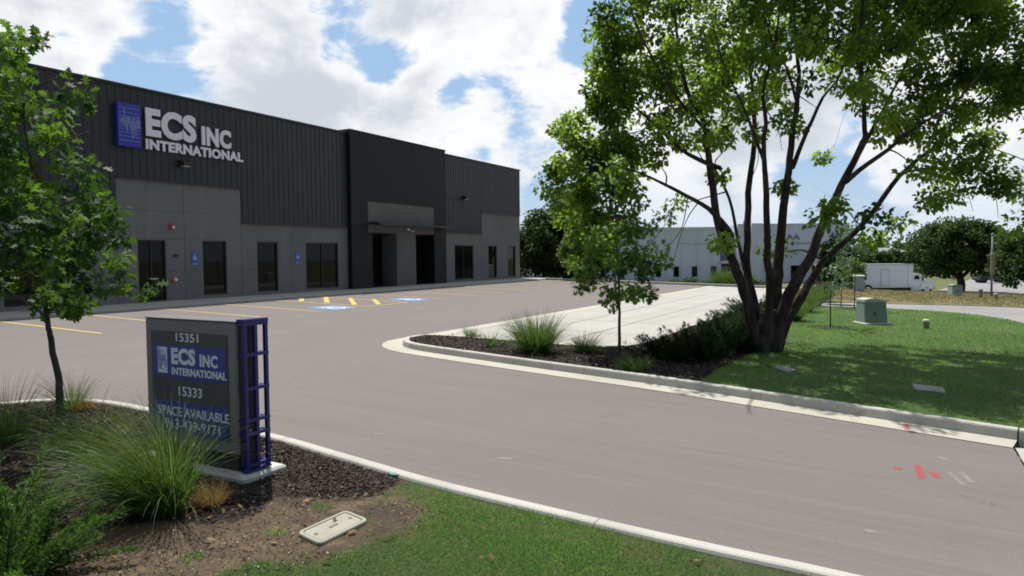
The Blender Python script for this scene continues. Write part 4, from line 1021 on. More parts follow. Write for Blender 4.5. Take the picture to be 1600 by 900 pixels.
far_tree('red_shrub', 'dark red leaved shrub in front of the white building', at_depth(1284, 56), [(0, 0, .9, .9, .9, .8)], 26, .35, .2, 'red_leaf', .05, cat='shrub')
for u, d, hh, lab in ((1362, 125, 5.6, 'tree far behind the box of the truck'), (1405, 140, 5.4, 'round tree far behind the cab of the truck'), (1438, 150, 5.2, 'tree far off between the truck cab and the big round tree'), (1340, 118, 5.2, 'tree far off just right of the dark evergreen')):
    far_tree('distant_tree', lab, at_depth(u, d), [(0, 0, hh*.55, 2.6, 2.4, hh*.42), (1.2, 0, hh*.45, 2.0, 2.0, hh*.34), (-1.4, 0, hh*.42, 2.0, 2.0, hh*.3)], 60, .9, .5, 'bg_leaf', .2, 'distant trees')

# far wood along the horizon: one mass
pos = []
for k in range(300):
    u = rng.uniform(700, 2100); d = rng.uniform(210, 330); q = P(u, 400, d); hgt = rng.uniform(5, 10)
    for _ in range(26): pos.append([q[0]+rng.normal()*3.0, q[1]+rng.normal()*3.0, -2.3+hgt*rng.random()**.8])
me = leaves_mesh('far_wood', np.array(pos), 2.0, 'card', .1, rng.beta(2, 2, len(pos)))
tag(link('far_wood', me, 'bg_leaf'), 'low dark line of woods far off along the horizon', 'woods', kind='stuff')

# ------------------------------------------------------------------ white building far behind
RXW = np.array([R[0][0], R[1][0], 0]); RXW /= np.linalg.norm(RXW); FYW = np.array([-RXW[1], RXW[0], 0])
WD = 96.0; wp = WD/F_PX
wo = P(1000, 430, WD); wo[2] = -2.6
wb = thing('white_building', 'long white panelled building behind the concrete stalls and big tree', 'building', wo)
def wx(u): return (u-1000)*wp
def wz(v, u=1100): return P(u, v, WD)[2]+2.6         # height over the building's foot
def wpart(name, mb, mat, parent=wb):
    mb.v = [tuple(RXW*x+FYW*y+np.array([0, 0, z])) for x, y, z in mb.v]
    return link(name, mb.mesh(name), mat, parent)
zt_ = wz(355.5)
b = MB()
b.box((wx(780), 0, 0), (wx(1125), 30, zt_))
for u in range(800, 1125, 24): b.box((wx(u)-.05, -.05, 0), (wx(u)+.05, -.001, zt_-.3), 1)
b.box((wx(780), -.06, zt_-.28), (wx(1125), -.002, zt_+.06), 1)
wpart('wall', b, ['white_wall', 'white_trim'])
b = MB(); b.box((wx(1125.2), 1.6, 0), (wx(1152), 30, zt_-.6)); wpart('recess', b, 'grey_recess')
b = MB(); b.box((wx(1122), -.5, 0), (wx(1125), 0.0, wz(412)+.3)); b.box((wx(1122), -.5, wz(412)), (wx(1166), 1.59, wz(412)+.35)); b.box((wx(1163), -.5, 0), (wx(1166), -.01, wz(412))); wpart('porch', b, 'white_trim')
b = MB(); b.box((wx(1152.2), -.01, 0), (wx(1326), 30, wz(351.5)))
b.box((wx(1172), -.5, 0), (wx(1189), -.011, wz(350)));
b.box((wx(1189.2), -.35, wz(389)), (wx(1300), -.011, wz(365)))
for u in (1205, 1218, 1234, 1250, 1268, 1290, 1310): b.box((wx(u)-.07, -.09, 0), (wx(u)+.07, -.012, wz(390))); b.box((wx(u)-.07, -.09, wz(363)), (wx(u)+.07, -.012, wz(352)))
b.box((wx(1189.2), -.55, wz(391)), (wx(1300), -.36, wz(388)))
b.box((wx(1152), -.1, wz(352.4)), (wx(1326.3), -.013, wz(350.6)), 0)
wpart('front_block', b, 'white_wall')
b = MB(); b.loft([[(wx(1326.3), y, 0), (wx(1345), y, 0), (wx(1345), y, wz(392)), (wx(1326.3), y, wz(372))] for y in (2.0, 22.0)]); wpart('side_wing', b, 'white_wall')
b = MB(); b.box((wx(1175), 2, wz(350.4)), (wx(1181), 4, wz(344))); wpart('chimney', b, 'brick_red')
def wwin(u0, u1, v0, v1, y=-.02):
    f = MB(); t_ = .12
    f.box((wx(u0), y-.06, wz(v1)), (wx(u0)+t_, y, wz(v0))); f.box((wx(u1)-t_, y-.06, wz(v1)), (wx(u1), y, wz(v0))); f.box((wx(u0)+t_, y-.06, wz(v0)-t_), (wx(u1)-t_, y, wz(v0))); f.box((wx(u0)+t_, y-.06, wz(v1)), (wx(u1)-t_, y, wz(v1)+t_))
    fo = wpart('window', f, 'frame')
    g = MB(); g.box((wx(u0)+t_*.5, y-.03, wz(v1)+t_*.5), (wx(u1)-t_*.5, y-.004, wz(v0)-t_*.5)); wpart('pane', g, 'glass', fo)
for u in (938, 967, 996, 1024.5, 1052.5, 1081, 1110.5): wwin(u, u+8.3, 416, 432)
wwin(1235, 1250, 416, 436, -.1); wwin(1268, 1280, 416, 436, -.1); wwin(1168, 1172, 417, 434, -.02)
dd_ = MB(); dd_.box((wx(1128), 1.2, 0), (wx(1150), 1.55, wz(414.5))); do = wpart('door', dd_, 'glass')
b = MB(); b.box((wx(1133), 1.12, .2), (wx(1134), 1.19, wz(417))); b.box((wx(1138.5), 1.12, .2), (wx(1139.5), 1.19, wz(417))); b.box((wx(1145), 1.12, .2), (wx(1146), 1.19, wz(417))); b.box((wx(1133), 1.11, wz(419.5)), (wx(1146), 1.12, wz(418))); wpart('frame', b, 'straw_frame' if 'straw_frame' in M else 'white_trim', do)
b = text_mb('AA', .03, (0, -.36, 0), (1, 0, 0), (0, 0, 1), wx(1226), wx(1248), wz(376), wz(367.5), .06); wpart('lettering', b, 'far_letter')
b = MB()
for k, u in enumerate(np.arange(1229, 1262, 4.1)): b.bar((wx(u), -.38, wz(383.4)), (wx(u+(1.2 if k % 2 else 0)), -.38, wz(379.6)), .14, .04); b.bar((wx(u), -.38, wz(383.0-(k % 3))), (wx(u+2.2), -.38, wz(383.0-(k % 3))), .12, .04)
wpart('small_lettering', b, 'far_letter')
# grey roofed shed further still
fo = P(1400, 400, 190); fo[2] = -3
fb = thing('distant_building', 'grey low building far off above the truck', 'building', fo)
b = MB(); b.box((-4.5, 0, 0), (3, 14, 4.9)); wpart('wall', b, 'white_wall', fb)
b = MB(); b.loft([[(-4.8, -.5, 4.9), (3.3, -.5, 4.9), (3.3, 14, 4.9), (-4.8, 14, 4.9)], [(-3.6, 5, 6.1), (2.1, 5, 6.1), (2.1, 9, 6.1), (-3.6, 9, 6.1)]]); wpart('roof', b, 'far_roof', fb)

# ------------------------------------------------------------------ box truck beyond the bank
TD = 70.0; tp = TD/F_PX
to = P(1385, 455, TD); to[2] = float(h(to[0], to[1]))-.08
tr = thing('box_truck', 'white box truck with a side door parked beyond the dry bank', 'truck', to)
def tx(u): return (u-1385)*tp
def tz(v): return P(1385, v, TD)[2]-to[2]
zb_, zt2 = tz(449.5), tz(412.5)
b = MB(); b.box((tx(1337), 0, zb_), (tx(1427), 2.45, zt2), c=.05); b.box((tx(1337), -.02, zb_), (tx(1427)+.02, -.001, zb_+.14), 1); b.box((tx(1337), -.02, zt2-.14), (tx(1427)+.02, -.001, zt2+.02), 1); b.box((tx(1418), -.018, zb_+.14), (tx(1418.6), -.001, zt2-.14), 2)
wpart('cargo_box', b, ['truck_white', 'chrome', 'util_grey'], tr)
b = MB(); b.box((tx(1375.5), -.03, zb_+.16), (tx(1389), -.001, zt2-.55)); sdoor = wpart('side_door', b, 'util_grey', tr)
b = MB(); b.box((tx(1376.2), -.045, zb_+.2), (tx(1388.3), -.031, zt2-.6)); wpart('panel', b, 'truck_white', sdoor)
b = MB(); b.box((tx(1340), .3, zb_-.32), (tx(1452), 2.1, zb_-.01)); b.box((tx(1345), .1, zb_-.75), (tx(1368), .28, zb_-.05)); wpart('chassis', b, 'truck_dark', tr)
def prof(pts, y0, y1): 
    q = MB(); q.loft([[(tx(u), y0, tz(v)) for u, v in pts], [(tx(u), y1, tz(v)) for u, v in pts]]); return q
wpart('cab', prof([(1425, 455), (1447, 455), (1451, 448), (1462, 448), (1462.5, 441), (1458, 438.4), (1446, 437.2), (1441.5, 430), (1438, 428.2), (1426, 428.2)], .12, 2.3), 'truck_cab', tr)
wpart('window', prof([(1429, 437), (1437.5, 437), (1436, 431), (1430, 431)], .09, .13), 'glass', tr)
wpart('windscreen', prof([(1439.3, 437.0), (1446.2, 437.0), (1441.4, 429.9), (1440.3, 430.3)], .3, 2.15), 'glass', tr)
wpart('fender', prof([(1437, 452), (1439, 445), (1444, 442.3), (1451, 442.3), (1456, 445), (1458, 452)], -.05, .118), 'truck_cab', tr)
b = MB(); b.box((tx(1460), .2, tz(453.5)), (tx(1463.5), 2.2, tz(449))); wpart('bumper', b, 'chrome', tr)
b = MB(); b.box((tx(1460.2), .16, tz(446.5)), (tx(1462.8), .45, tz(443.6))); wpart('headlight', b, 'sign_white', tr)
b = MB(); b.box((tx(1439.5), -.22, tz(439)), (tx(1440.6), -.05, tz(432.5))); wpart('mirror', b, 'truck_dark', tr)
for u in (1448, 1356):
    for y in ((-.04, .22), (2.0, 2.3)):
        cx_, cz_ = tx(u), .5
        b = MB(); ring = lambda r, yy: [(cx_+r*math.cos(a), yy, cz_+r*math.sin(a)) for a in np.linspace(0, 2*math.pi, 25)[:-1]]
        b.loft([ring(.46, y[0]), ring(.5, y[0]+.05), ring(.5, y[1]-.05), ring(.46, y[1])]); whl = wpart('wheel', b, 'tyre', tr)
        b = MB(); b.loft([ring(.27, y[0]-.012), ring(.29, y[0]+.02)]); wpart('rim', b, 'chrome', whl)

# ------------------------------------------------------------------ utility boxes, posts, pole
def tx_box(label, u, v, wpx, hpx, pad=True, mat='tx_green', top='tx_skylit_top', grp='green utility transformers'):
    """pad mounted transformer: sloped sides, lifting hood, doors"""
    o = G(u, v, .118); s_ = depth_of(o)/F_PX; W_, H_ = wpx*s_, hpx*s_
    t_ = thing('transformer_box', label, 'transformer', o, grp)
    e = lambda x, y, z: tuple(RXW*x+FYW*y+np.array([0, 0, z]))
    def lk(name, mb, m_, par): mb.v = [e(*q) for q in mb.v]; return link(name, mb.mesh(name), m_, par)
    a = W_/2
    if pad: q = MB(); q.box((-a*1.12, -.14, -.12), (a*1.14, W_*.95, .05), c=.02); lk('pad', q, 'plinth', t_)
    q = MB(); r0 = [(-a, 0, .052), (a, 0, .052), (a, W_*.85, .052), (-a, W_*.85, .052)]; r1 = [(-a*.9, .10, H_*.84), (a*.98, .10, H_*.84), (a*.98, W_*.85, H_*.84), (-a*.9, W_*.85, H_*.84)]
    q.loft([r0, r1]); bd = lk('cabinet', q, mat, t_)
    q = MB(); k = 8; rr = []
    for j in range(k+1):
        x = -a*.94+(a*1.96)*j/k; z = H_*.86+H_*.13*math.sin(math.pi*(j/k*.75+.22)); rr.append((x, z))
    q.loft([[(x, .06, H_*.842) for x, z in rr][::1]+[(x, .06, z) for x, z in rr[::-1]], [(x, W_*.9, H_*.842) for x, z in rr]+[(x, W_*.9, z) for x, z in rr[::-1]]]); lk('hood', q, top, t_)
    q = MB(); q.box((-.04, .0, H_*.36), (.04, .06, H_*.47)); q.box((-.025, -.02, H_*.38), (.025, .0, H_*.43)); lk('latch', q, 'ped_body', t_)
    for sx in (-1, 1):
        q = MB(); q.box((sx*a*.72-.03, .03, H_*.2), (sx*a*.72+.03, .06, H_*.27)); lk('hinge', q, mat, t_)
    return t_
tx_box('green pad-mounted transformer on the lawn, sky reflection painted pale on its hood', 1369, 507, 36, 41)
tx_box('pale green small transformer on the dry bank by the utility pole', 1497, 461.5, 17, 17, False, 'pale_green', 'pale_green')
def post(label, u, v, wpx, hpx, cap):
    o = G(u, v, .11); s_ = depth_of(o)/F_PX; r = wpx*s_/2; H_ = hpx*s_
    t_ = thing('utility_post', label, 'utility post', o, 'short utility posts')
    q = MB(); q.tube([(0, 0, -.1), (0, 0, H_*.72)], [r*.92, r*.88], 16); part('post', q, 'ped_body', t_, True)
    q = MB(); q.tube([(0, 0, H_*.721), (0, 0, H_*.74), (0, 0, H_*.95), (0, 0, H_)], [r*.95, r*1.02, r*.98, r*.6], 16); part('cap', q, cap, t_, True)
post('short brown utility post with a pale cap on the lawn', 1447, 514, 10, 15, 'ped_cap')
post('tiny utility post on the dry bank left of the pole foot', 1532, 464.5, 6, 13, 'ped_body')
post('tiny utility post right at the foot of the tall pole', 1556, 467, 5, 9, 'ped_cap')
o = G(1549, 463, .1); s_ = depth_of(o)/F_PX; H_ = 97*s_
t_ = thing('utility_pole', 'slim grey utility pole standing in front of the round dark tree', 'pole', o)
q = MB(); q.tube([(0, 0, -.2), (.02, 0, H_*.5), (.05, 0, H_)], [.055, .05, .04], 12); part('shaft', q, 'galv', t_, True, True)
q = MB(); q.box((-.06, -.12, H_*.35), (.16, .05, H_*.68), c=.01); part('equipment_box', q, 'ped_body', t_, True)
q = MB(); q.tube([(.05, 0, H_+.001), (.05, 0, H_+.06)], [.075, .02], 12); part('cap', q, 'galv', t_, True)
o = G(1344, 455, .1); s_ = depth_of(o)/F_PX
t_ = thing('utility_cabinet', 'pale grey utility cabinet left of the parked truck', 'cabinet', o)
q = MB(); q.box((-.26, -.2, 0), (.26, .35, .84), c=.02); part('body', q, 'util_grey', t_, True)
q = MB(); q.box((-.29, -.23, .842), (.29, .38, .92), c=.02); part('lid', q, 'truck_white', t_, True)
# parked car on the far street
o = P(1554, 437, 100); o[2] = float(h(o[0], o[1]))+.0
t_ = thing('parked_car', 'dark car far off on the street right of the pole', 'car', o)
def cpart(n_, mb, m_, par): mb.v = [tuple(RXW*x+FYW*y+np.array([0, 0, z])) for x, y, z in mb.v]; return link(n_, mb.mesh(n_), m_, par)
q = MB(); q.loft([[(-2.1, y, .35), (2.1, y, .35), (2.15, y, .75), (1.3, y, .92), (-1.9, y, .95), (-2.15, y, .7)] for y in (0, 1.7)]); cpart('body', q, 'car', t_)
q = MB(); q.loft([[(-1.5, y, .951), (1.1, y, .921), (.4, y, 1.42), (-1.0, y, 1.44)] for y in (.12, 1.58)]); cpart('cabin', q, 'glass', t_)
for x in (-1.35, 1.3):
    q = MB(); q.loft([[(x+.33*math.cos(a), y, .33+.33*math.sin(a)) for a in np.linspace(0, 6.283, 17)[:-1]] for y in (-.02, 1.72)]); cpart('wheel', q, 'tyre', t_)

# utility lid in the soil
lc = [G(463, 832, .135), G(500, 850, .135), G(577, 812, .135), G(540, 800, .135)]
c0 = sum(lc)/4; ex = unit((lc[2]-lc[1])); ey = unit(lc[1]-lc[0]); lx, ly = np.linalg.norm(lc[2]-lc[1])/2, np.linalg.norm(lc[1]-lc[0])/2
ez = np.array([0, 0, 1.])
def rrect(w_, h_, r, z): 
    o_ = []
    for sx, sy, a0 in ((1, 1, 0), (-1, 1, 90), (-1, -1, 180), (1, -1, 270)):
        for k in range(5):
            a = math.radians(a0+90*k/4); o_.append(ex*(sx*(w_-r)+r*math.cos(a))-ey*(-(sy*(h_-r)+r*math.sin(a)))+ez*z)
    return o_
t_ = thing('utility_box', 'pale concrete utility box lid set in the bare soil', 'utility box', c0)
q = MB(); q.loft([rrect(lx, ly, .055, -.10), rrect(lx, ly, .055, 0), rrect(lx-.006, ly-.006, .05, .008), rrect(lx-.03, ly-.03, .04, .008), rrect(lx-.031, ly-.031, .04, -.003)]); part('rim', q, 'lid', t_, True)
q = MB(); q.loft([rrect(lx-.037, ly-.037, .035, -.05), rrect(lx-.037, ly-.037, .035, .002), rrect(lx-.042, ly-.042, .032, .006)]); lidp = part('lid', q, 'lid', t_, True)
for sx in (-1, 1):
    q = MB(); cc = ex*sx*(lx-.085)+ey*(-.0)*1+ez*.0; q.v = []; q.loft([[cc+ex*.018*math.cos(a)+ey*.018*math.sin(a)+ez*zz for a in np.linspace(0, 6.283, 13)[:-1]] for zz in (.0062, .009)])
    o_ = link('bolt', q.mesh('bolt'), 'bolt', lidp)
q = MB(); q.loft([[ex*x+ey*y+ez*zz for x, y in ((-.045, -.012), (.045, -.012), (.045, .012), (-.045, .012))] for zz in (.0062, .0085)]); link('grip', q.mesh('grip'), 'bolt', lidp)
o = G(620, 741, .125)
q = MB(); q.cyl((o[0], o[1]), .085, o[2]-.05, o[2]+.018, 18, .078); solo('valve_cover', q, 'valve', 'small green valve cover in the mulch against the kerb', 'valve cover', base=o)
def flat_slab(px, label, mat, th=.05):
    pts = [G(u, v, .13) for u, v in px]; q = MB(); q.loft([[p-[0, 0, .1] for p in pts], [p+[0, 0, th-.01] for p in pts], [p*.97+sum(pts)/len(pts)*.03+[0, 0, th] for p in pts]])
    solo('stone_slab', q, mat, label, 'slab', base=sum(pts)/len(pts))
flat_slab([(1424, 600), (1474, 606), (1478, 614), (1430, 609)], 'flat grey slab lying in the shaded lawn near the kerb', 'slab', .012)
flat_slab([(1208, 574), (1222, 572), (1244, 578), (1232, 582)], 'broken pale slab on bare soil in the tree shade', 'slab', .012)

# stones
def pebble(rad, seed, flat=.6):
    r_ = np.random.default_rng(seed); rings = []; n = 10
    ph = r_.uniform(0, 6.28, 4); am_ = r_.uniform(.03, .13, 4)
    for i in range(1, 6):
        th = math.pi*i/6; z = -math.cos(th)*rad*flat; rr = math.sin(th)*rad
        rings.append([(rr*(1+am_[0]*math.sin(a+ph[0])+am_[1]*math.sin(2*a+ph[1]+th)+am_[2]*math.sin(3*a+ph[2]))*1.15, rr*(1+am_[1]*math.sin(a+ph[3])+am_[3]*math.sin(2*a+ph[0]-th))*.85, z) for a in np.linspace(0, 6.2832, n+1)[:-1]])
    q = MB(); q.loft(rings); return q
protos = [pebble(1.0, k).mesh('river_stone', True) for k in range(5)]
for k, me in enumerate(protos): me.materials.append(M['stone' if k % 2 else 'stone_tan'])
spots = [(138, 826, 7), (150, 812, 9), (156, 831, 10), (171, 833, 10), (168, 843, 10), (152, 853, 9), (144, 842, 7), (187, 830, 8), (193, 842, 7), (166, 817, 6), (178, 820, 6), (160, 808, 7), (138, 836, 6), (134, 848, 6), (205, 826, 5), (60, 782, 8), (72, 776, 6), (48, 790, 7), (118, 762, 6),
         (112, 779, 6), (92, 770, 5), (106, 758, 4), (126, 757, 4), (144, 760, 4), (152, 744, 4), (240, 880, 6), (160, 866, 5), (218, 854, 4), (163, 872, 4), (420, 788, 4), (56, 762, 5), (40, 800, 6), (30, 806, 9)]
for i, (u, v, r) in enumerate(spots):
    o = G(u, v, .128); s_ = depth_of(o)/F_PX
    ob_ = bpy.data.objects.new('river_stone', protos[i % 5]); COL.objects.link(ob_); ob_.location = o+[0, 0, r*s_*.18]; ob_.scale = [r*s_*1.15]*3; ob_.rotation_euler = (random.uniform(-.2, .2), random.uniform(-.2, .2), random.uniform(0, 6))
    tag(ob_, 'smooth pale river stone lying in the dark mulch near the juniper', 'stone', 'river stones in the mulch')
o = G(1164, 527, .12); q = pebble(.2, 11, .7); q.v = [tuple(np.array(p)+o+[0, 0, .08]) for p in q.v]; solo('boulder', q, 'stone_tan', 'tan boulder at the foot of the big tree', 'boulder', base=o, smooth_=True)
o = G(4, 800, .12); q = pebble(.14, 13, .7); q.v = [tuple(np.array(p)+o+[0, 0, .05]) for p in q.v]; solo('boulder', q, 'slab', 'pale boulder behind the foreground juniper at the left edge', 'boulder', base=o, smooth_=True)

# ------------------------------------------------------------------ grasses and shrubs
def maiden(label, base, n, L, lean=(0, 0), fan=.75, width=.007, mat='maiden', group='ornamental grass clumps', name='ornamental_grass', cat='grass clump', bend=(.6, 1.9), r0=.12, tint=None, plume=0):
    base = np.array(base, float); t_ = thing(name, label, cat, base, group)
    a = rng.uniform(0, 2*math.pi, n); r = r0*np.sqrt(rng.random(n)); root = np.stack([r*np.cos(a), r*np.sin(a), np.full(n, -.01)], 1)
    tilt = np.abs(rng.normal(0, fan*.55, n))+r/r0*.18; a2 = a+rng.normal(0, .35, n)
    d = np.stack([np.sin(tilt)*np.cos(a2)+lean[0], np.sin(tilt)*np.sin(a2)+lean[1], np.cos(tilt)], 1)
    me = blades_mesh('blades', root, d, L*rng.uniform(.55, 1.08, n), width*rng.uniform(.7, 1.2, n), rng.uniform(*bend, n), 6, np.clip(rng.normal(.5, .26, n), 0, 1) if tint is None else tint, .03)
    link('blades', me, mat, t_)
    if plume:
        a = rng.uniform(0, 6.28, plume); tl = np.abs(rng.normal(.1, .35, plume)); d = np.stack([np.sin(tl)*np.cos(a)+lean[0], np.sin(tl)*np.sin(a)+lean[1], np.cos(tl)], 1)
        me = blades_mesh('seed_stems', np.zeros((plume, 3)), d, L*rng.uniform(1.0, 1.3, plume), .006, rng.uniform(.8, 1.9, plume), 7, None, .03); link('seed_stems', me, 'straw', t_)
    return t_
maiden('big arching grass clump in front of the monument sign', G(258, 800, .118), 1700, 1.14, (-.17, .24), .50, .0070, bend=(.45, 1.9), r0=.15, plume=30)
maiden('arching grass clump left of the monument sign under the oak', G(140, 712, .118), 650, .85, (-.15, .15), .95, .0065, bend=(.8, 2.2), r0=.12)
maiden('thin spiky grass clump right of the young oak trunk', G(112, 640, .118), 260, .62, (0, 0), .6, .006, bend=(.3, 1.1), r0=.09)
maiden('wispy dark grass clump at the left edge under the oak', G(12, 690, .118), 420, .95, (0, 0), .9, .006, bend=(.5, 1.5), r0=.12)
maiden('dry orange grass tuft behind the oak trunk', G(130, 640, .118), 380, .22, (0, 0), 1.0, .006, 'straw', 'dry grass tufts', 'dry_tuft', 'grass tuft', (.3, 1.4), .09)
maiden('dry straw coloured tuft at the foot of the sign', G(328, 790, .118), 420, .30, (0, 0), .8, .006, 'straw', 'dry grass tufts', 'dry_tuft', 'grass tuft', (.3, 1.2), .08)
maiden('large upright grass clump on the mulch island', G(838, 550, .118), 1500, 1.02, (-.03, .05), .75, .011, bend=(.2, 1.2), r0=.24)
maiden('small grass tuft nearest the island nose', G(735, 527, .118), 150, .40, (0, 0), .7, .010, bend=(.3, 1.0), r0=.1)
maiden('small wispy grass tuft beside the large clump on the island', G(767, 541, .118), 130, .46, (0, 0), .7, .010, bend=(.3, 1.0), r0=.08)
maiden('low grass clump between the large clump and young oak on the island', G(915, 549, .118), 360, .58, (0, 0), .9, .011, bend=(.3, 1.3), r0=.16)
maiden('small orange tuft beside the nose grass on the island', G(746, 527, .118), 160, .16, (0, 0), 1.0, .010, 'straw', 'dry grass tufts', 'dry_tuft', 'grass tuft', (.3, 1.2), .08)
maiden('small orange tuft at the right of the low island grass', G(936, 551, .118), 160, .17, (0, 0), 1.0, .010, 'straw', 'dry grass tufts', 'dry_tuft', 'grass tuft', (.3, 1.2), .08)
maiden('dark low grass clump beneath the young island oak', G(992, 578, .118), 420, .42, (0, 0), 1.0, .011, bend=(.6, 1.6), r0=.2)
for (u, v, L_, lab) in ((1232, 500, .9, 'green grass clump in the bed just right of the big trunk'), (1252, 487, .95, 'green grass clump in the bed behind the first one'), (1268, 477, 1.0, 'green grass clump in the bed near the side drive'), (1284, 468, 1.0, 'green grass clump farthest along the bed by the side drive')):
    maiden(lab, G(u, v, .118), 700, L_, (0, 0), .8, .022, bend=(.3, 1.2), r0=.35, group='grass clumps along the bed')
for (u, d, L_, lab) in ((1128, 60, 1.5, 'tall green grass clump at the end of the concrete stalls, left one'), (1142, 59, 1.6, 'tall green grass clump at the end of the concrete stalls, middle one'), (1157, 58, 1.5, 'tall green grass clump at the end of the concrete stalls, right one')):
    q = at_depth(u, d); q[2] = max(q[2], -.9); maiden(lab, q, 700, L_, (0, 0), .8, .045, bend=(.3, 1.1), r0=.6, group='tall grass clumps by the far kerb')
for (u, d, lab) in ((1044, 62, 'dark rounded shrub below the second window of the white building'), (1080, 61, 'dark rounded shrub below the third window of the white building'), (1096, 60.5, 'dark rounded shrub just left of the tall green grass'), (1180, 57, 'low shrub right of the tall green grass by the far kerb'), (1008, 64, 'dark shrub left of the young oak crown by the far kerb')):
    q = at_depth(u, d); far_tree('shrub', lab, q, [(0, 0, .95, .9, .8, .55), (.5, 0, .8, .7, .7, .45)], 26, .35, .17, 'bg_leaf', .05, 'shrubs by the far kerb', 'shrub')

def juniper(label, base, n, L, mat, up=(20, 75), leaf=.05, lw=.018, npf=60, rr=.25, lean=(0, 0), group='juniper shrubs', dens=1.0, name='juniper_shrub'):
    base = np.array(base, float); t_ = thing(name, label, 'shrub', base, group)
    wood = MB(); pos = []; dr = []; ti = []
    for k in range(n):
        a = rng.uniform(0, 2*math.pi); el = math.radians(rng.uniform(*up)); d = np.array([math.cos(a)*math.cos(el)+lean[0], math.sin(a)*math.cos(el)+lean[1], math.sin(el)]); d /= np.linalg.norm(d)
        r = rr*math.sqrt(rng.random()); st = np.array([r*math.cos(a), r*math.sin(a), .0]); l_ = L*rng.uniform(.55, 1.1)
        bendv = np.array([rng.normal()*.12, rng.normal()*.12, rng.uniform(-.25, .1)])
        path = [st+d*l_*t__+bendv*l_*t__*t__ for t__ in (0, .35, .7, 1.0)]
        wood.tube(path, [.008, .006, .004, .002], 4, 0, False)
        tb = np.clip(rng.normal(.45, .22), 0, 1)
        for j in range(npf):
            f = rng.random()**.75; p = path[0]+(d*f+bendv*f*f)*l_; wd = .22*l_*(1-f*.75)*rng.random()
            sd = unit(rng.normal(size=3)); q = p+sd*wd; pos.append(q); dr.append(unit(d*1.0+sd*.8)); ti.append(np.clip(tb+rng.normal(0, .15)+.25*(f-.5), 0, 1))
    pos = np.array(pos); pos[:, 2] = np.maximum(pos[:, 2], .02)
    part('stems', wood, 'bark', t_, True)
    me = blades_mesh('foliage', pos, np.array(dr), leaf*rng.uniform(.7, 1.3, len(pos)), lw, .3, 2, np.array(ti), .15); link('foliage', me, mat, t_); return t_
juniper('bright green juniper in the lower left foreground', G(10, 900, .118), 62, .56, 'juniper', (20, 80), .030, .011, 330, .26)
juniper('green juniper at the left edge behind the foreground one', G(-40, 850, .118), 55, .62, 'juniper', (18, 70), .032, .012, 260, .25)
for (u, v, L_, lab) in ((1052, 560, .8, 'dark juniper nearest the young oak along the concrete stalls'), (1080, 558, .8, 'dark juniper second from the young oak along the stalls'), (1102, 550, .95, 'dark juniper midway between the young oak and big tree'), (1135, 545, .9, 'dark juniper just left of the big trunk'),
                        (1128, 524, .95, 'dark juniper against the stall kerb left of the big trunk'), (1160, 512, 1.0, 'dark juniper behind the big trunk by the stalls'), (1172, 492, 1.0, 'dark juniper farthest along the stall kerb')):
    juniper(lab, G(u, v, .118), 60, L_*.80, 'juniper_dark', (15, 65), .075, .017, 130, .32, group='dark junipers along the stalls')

# ------------------------------------------------------------------ loose ground cover: blades, chips, litter
def zn(q, dz): return np.array([float(h(a, b_))+dz for a, b_ in q])
def grass(name, poly, dens, ln, wd, mat, label, keep=None, dz=.112, fan=.45, tint=(.5, .22), bend=(.3, 1.2), seed=1):
    q = scatter(poly, dens)
    if keep is not None: q = q[keep(q)]
    n = len(q); tl = np.abs(rng.normal(0, fan, n)); a = rng.uniform(0, 6.28, n)
    patch = vnoise(q, 2.2, seed)
    d = np.stack([np.sin(tl)*np.cos(a), np.sin(tl)*np.sin(a), np.cos(tl)], 1); root = np.column_stack([q, zn(q, dz)])
    me = blades_mesh(name, root, d, ln*rng.uniform(.55, 1.25, n)*(1+.22*patch), wd*rng.uniform(.7, 1.2, n), rng.uniform(*bend, n), 2, np.clip(rng.normal(tint[0], tint[1], n)+.34*patch+.22*vnoise(q, .9, seed+40), 0, 1))
    return tag(link(name, me, mat), label, 'grass', kind='stuff')
nl_poly = [q for q in lawn_near]
vis = lambda q: ((q[:, 0] > 1.9) & (q[:, 1] > -.9))
grass('near_grass', nl_poly, 9500, .042, .0055, 'blade', 'short green lawn grass beside the near kerb', lambda q: vis(q) & (vnoise(q, 3.0, 4)+rng.normal(0, .45, len(q))+np.clip(sdist(q, lawn_near)*1.6-.75, -.8, .35) > -.50), .112, .55, seed=2)
soil_edge = [on_near(*q) for q in [(560, 780), (680, 770), (700, 815), (640, 850), (470, 892), (330, 905), (150, 930), (100, 900), (350, 868), (560, 835), (620, 800)]]
grass('near_grass', soil_edge, 2600, .045, .006, 'blade', 'thin green grass creeping over the bare soil edge', lambda q: vnoise(q, 4.0, 9)+rng.normal(0, .3, len(q)) > .28, .108, .65, seed=3)
tufts = [on_near(430, 832), on_near(500, 792), on_near(575, 814), on_near(540, 870), on_near(300, 868)]
for (cx_, cy_) in tufts:
    pl = [(cx_+.09*math.cos(a), cy_+.09*math.sin(a)) for a in np.linspace(0, 6.28, 9)[:-1]]
    grass('grass_tuft', pl, 5200, .05, .006, 'blade', 'small green grass tuft on the bare soil by the lid', None, .108, .8)
grass('lawn_grass', lawn_poly, 620, .055, .014, 'blade', 'mown green lawn around the transformer and big tree', lambda q: (q[:, 1] > -.16*q[:, 0]-1.2) & (q[:, 0] < 24), .110, .5, (.45, .22), seed=5)
grass('lawn_grass', lawn_poly, 260, .06, .020, 'blade', 'mown green lawn beside the side drive', lambda q: (q[:, 1] > -.16*q[:, 0]-1.2) & (q[:, 0] >= 24), .110, .5, (.5, .22), seed=6)
bank_poly = [(36.6, 3.4), (37.4, -2.4), (37.6, -9), (47.4, -9), (48.4, 5.2)]
